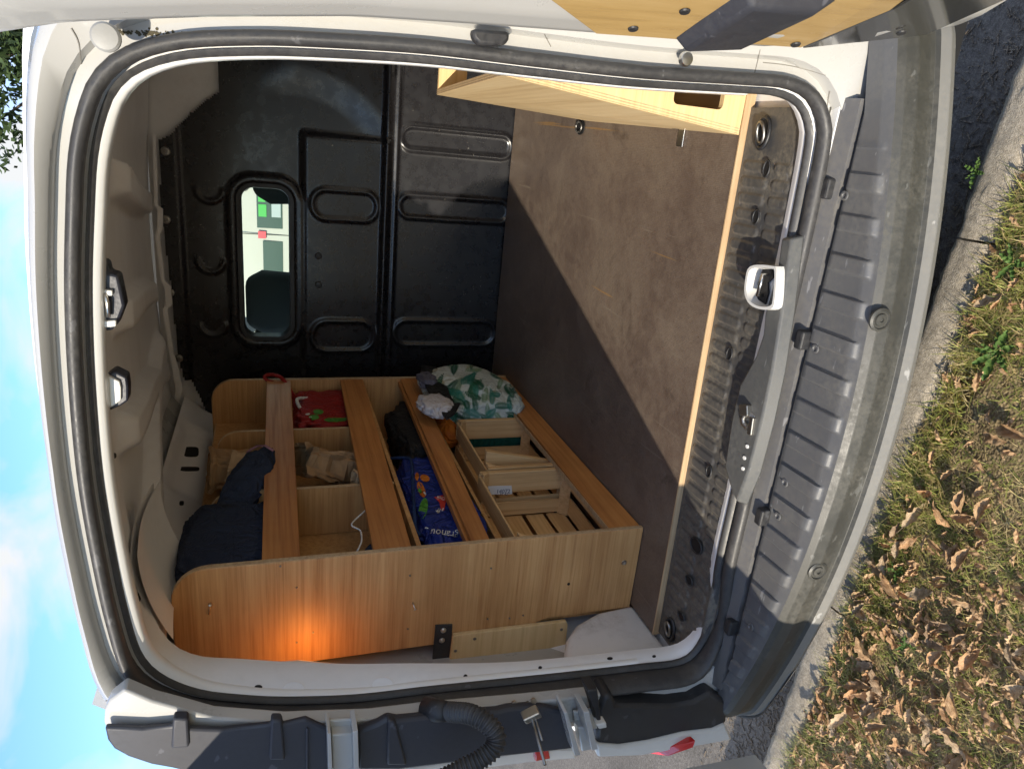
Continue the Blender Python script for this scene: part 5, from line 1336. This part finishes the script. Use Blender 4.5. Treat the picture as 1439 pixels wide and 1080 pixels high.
textdecal(None, '14072', 697, 693, 8, 0.03, INK, lb, 'lettering', (1, yl-0.0006)); textdecal(None, 'Eirea', 678, 690, 5, 0.03, INK, lb, 'lettering', (1, yl-0.0006)); textdecal(None, '35 42', 702, 696, 5, 0.03, INK, lb, 'lettering', (1, yl-0.0006))
# loose board and teal cloth behind far crate slats
mb = MB(); mb.prism([px(u, v, 1, 1.86) for u, v in ((684, 634), (778, 648), (782, 657), (682, 656))], (0, 0.018, 0)); tag(obj('loose_board', mb, POP_Z, None, False, 0.001), 'loose pale board propped between the two fruit crates', 'board')
TEAL = fabric('teal_cloth', (0.012, 0.10, 0.07), (0.006, 0.06, 0.045)); tb = Blob((-1.0, 2.20, 0.76), (0.055, 0.022, 0.12), 55, 0.6, 0.6, 0.15, 3); tag(cloth('teal_cloth', tb, TEAL, None, 40, 28), 'dark teal cloth showing between the end slats of the far crate', 'cloth')

# ------------------------------------------------------------------ beyond the cab: white van ahead, trees
PV = thing('parked_van', 'white delivery van parked ahead seen through the bulkhead window', 'van', (-2.0, 11.6, 0))
CREAM = paint('cream_paint', (0.36, 0.355, 0.31), 0.3, 0.4, 0.2)
mb = MB(); prof = [(9.55, 0.38), (9.50, 0.6), (9.50, 1.3), (9.56, 2.2), (9.66, 2.3), (12.4, 2.32), (13.1, 2.1), (13.8, 1.25), (14.7, 1.02), (14.85, 0.7), (14.8, 0.38)]
mb.prism([(-2.75, y, z) for y, z in prof], (2.2, 0, 0)); pb = obj('body', mb, CREAM, PV, True, 0.05, 3, angle=30)
GL2 = mat('van_window', (0.05, 0.085, 0.075), 0.10)
GREEN = mat('green_sign', (0.04, 0.34, 0.06), 0.5); REDS = mat('red_sign', (0.55, 0.06, 0.08), 0.5); GREYP = mat('grey_poster', (0.30, 0.36, 0.36), 0.5)
def pvq(name, x0, x1, z0, z1, M, off, par=PV):
    mb = MB(); mb.box(x0, x1, 9.50-off, 9.50-off+0.006, z0, z1); return obj(name, mb, M, par, False, 0.002)
gw = pvq('rear_window', -1.34, -0.72, 1.36, 1.665, GL2, 0.004); gw2 = pvq('rear_window', -2.55, -1.50, 1.36, 1.60, GL2, 0.004)
pvq('green_sticker', -1.02, -0.93, 1.56, 1.645, GREEN, 0.012, gw); pvq('green_sticker', -1.20, -1.05, 1.55, 1.645, GREEN, 0.012, gw); pvq('grey_poster', -1.20, -0.95, 1.38, 1.49, GREYP, 0.012, gw)
pvq('tail_lamp', -1.47, -1.38, 1.56, 1.655, REDS, 0.012); pvq('door_seam', -1.425, -1.415, 0.55, 2.15, DARK, 0.003)
mb = MB(); mb.disc((-0.86, 9.55, 1.80), (0, -1, 0), 0.045, 0.06, 16); obj('door_hinge', mb, BLK, PV, True, angle=40)
for sx in (-2.76, -0.78):
    for wy in (10.4, 13.7):
        mb = MB(); mb.disc((sx, wy, 0.33), (1, 0, 0), 0.33, 0.22, 28, [(0.2, 0), (0.3, 0), (0.33, 0.03), (0.33, 0.19), (0.3, 0.22), (0.2, 0.22)]); obj('wheel', mb, TYRE, PV, True, angle=40)
LEAFG = grassmat('tree_leaf', [(0.35, (0.020, 0.040, 0.014)), (0.5, (0.040, 0.070, 0.022)), (0.65, (0.075, 0.10, 0.035))]); BARK = gmat('bark', [(0.3, (0.05, 0.04, 0.03)), (0.5, (0.10, 0.08, 0.06)), (0.7, (0.16, 0.13, 0.10))], 12)
def tree(label, x, y, h, rad, seed):
    r = random.Random(seed); t = thing('tree', label, 'tree', (x, y, 0), 'trees beyond the van')
    mb = MB(); mb.tube([(x, y, 0), (x+0.1, y, h*0.3), (x-0.05, y+0.1, h*0.6), (x, y, h*0.9)], 0.2, 10, rfun=lambda q: 0.24*(1-q*0.8))
    cl = []
    for i in range(26):
        a = r.uniform(0, 6.28); q = r.uniform(0.25, 1); c = Vector((x+math.cos(a)*rad*q*0.8, y+math.sin(a)*rad*q*0.8, h*(0.42+0.5*r.random()))); cl.append((c, rad*r.uniform(0.22, 0.42)))
        mb.tube([(x, y, h*0.35+0.3*r.random()*h), c], 0.04, 6, rfun=lambda q: 0.06*(1-q*0.8))
    obj('trunk', mb, BARK, t, True)
    m = MB()
    for c, rr in cl:
        for i in range(420):
            d = Vector((r.gauss(0, 1), r.gauss(0, 1), r.gauss(0, 1))).normalized()*rr*r.random()**0.4; p = c+d; s = r.uniform(0.05, 0.11)
            a = Vector((r.uniform(-1, 1), r.uniform(-1, 1), r.uniform(-1, 1))).normalized(); b = a.orthogonal().normalized()
            m.v += [tuple(p-a*s), tuple(p+b*s*0.5), tuple(p+a*s), tuple(p-b*s*0.5)]; n = len(m.v)-4; m.f.append((n, n+1, n+2, n+3))
    me = bpy.data.meshes.new('crown'); me.from_pydata([(v[0]-x, v[1]-y, v[2]) for v in m.v], [], m.f); me.update(); o = bpy.data.objects.new('crown', me); COL.objects.link(o); o.parent = t; me.materials.append(LEAFG)
tree('tall dark leafy tree beyond the van roof at the right', 0.9, 15.0, 9.0, 2.0, 2)
tree('bushy tree farther right behind the tall dark one', 4.6, 19.0, 7.0, 2.6, 3)
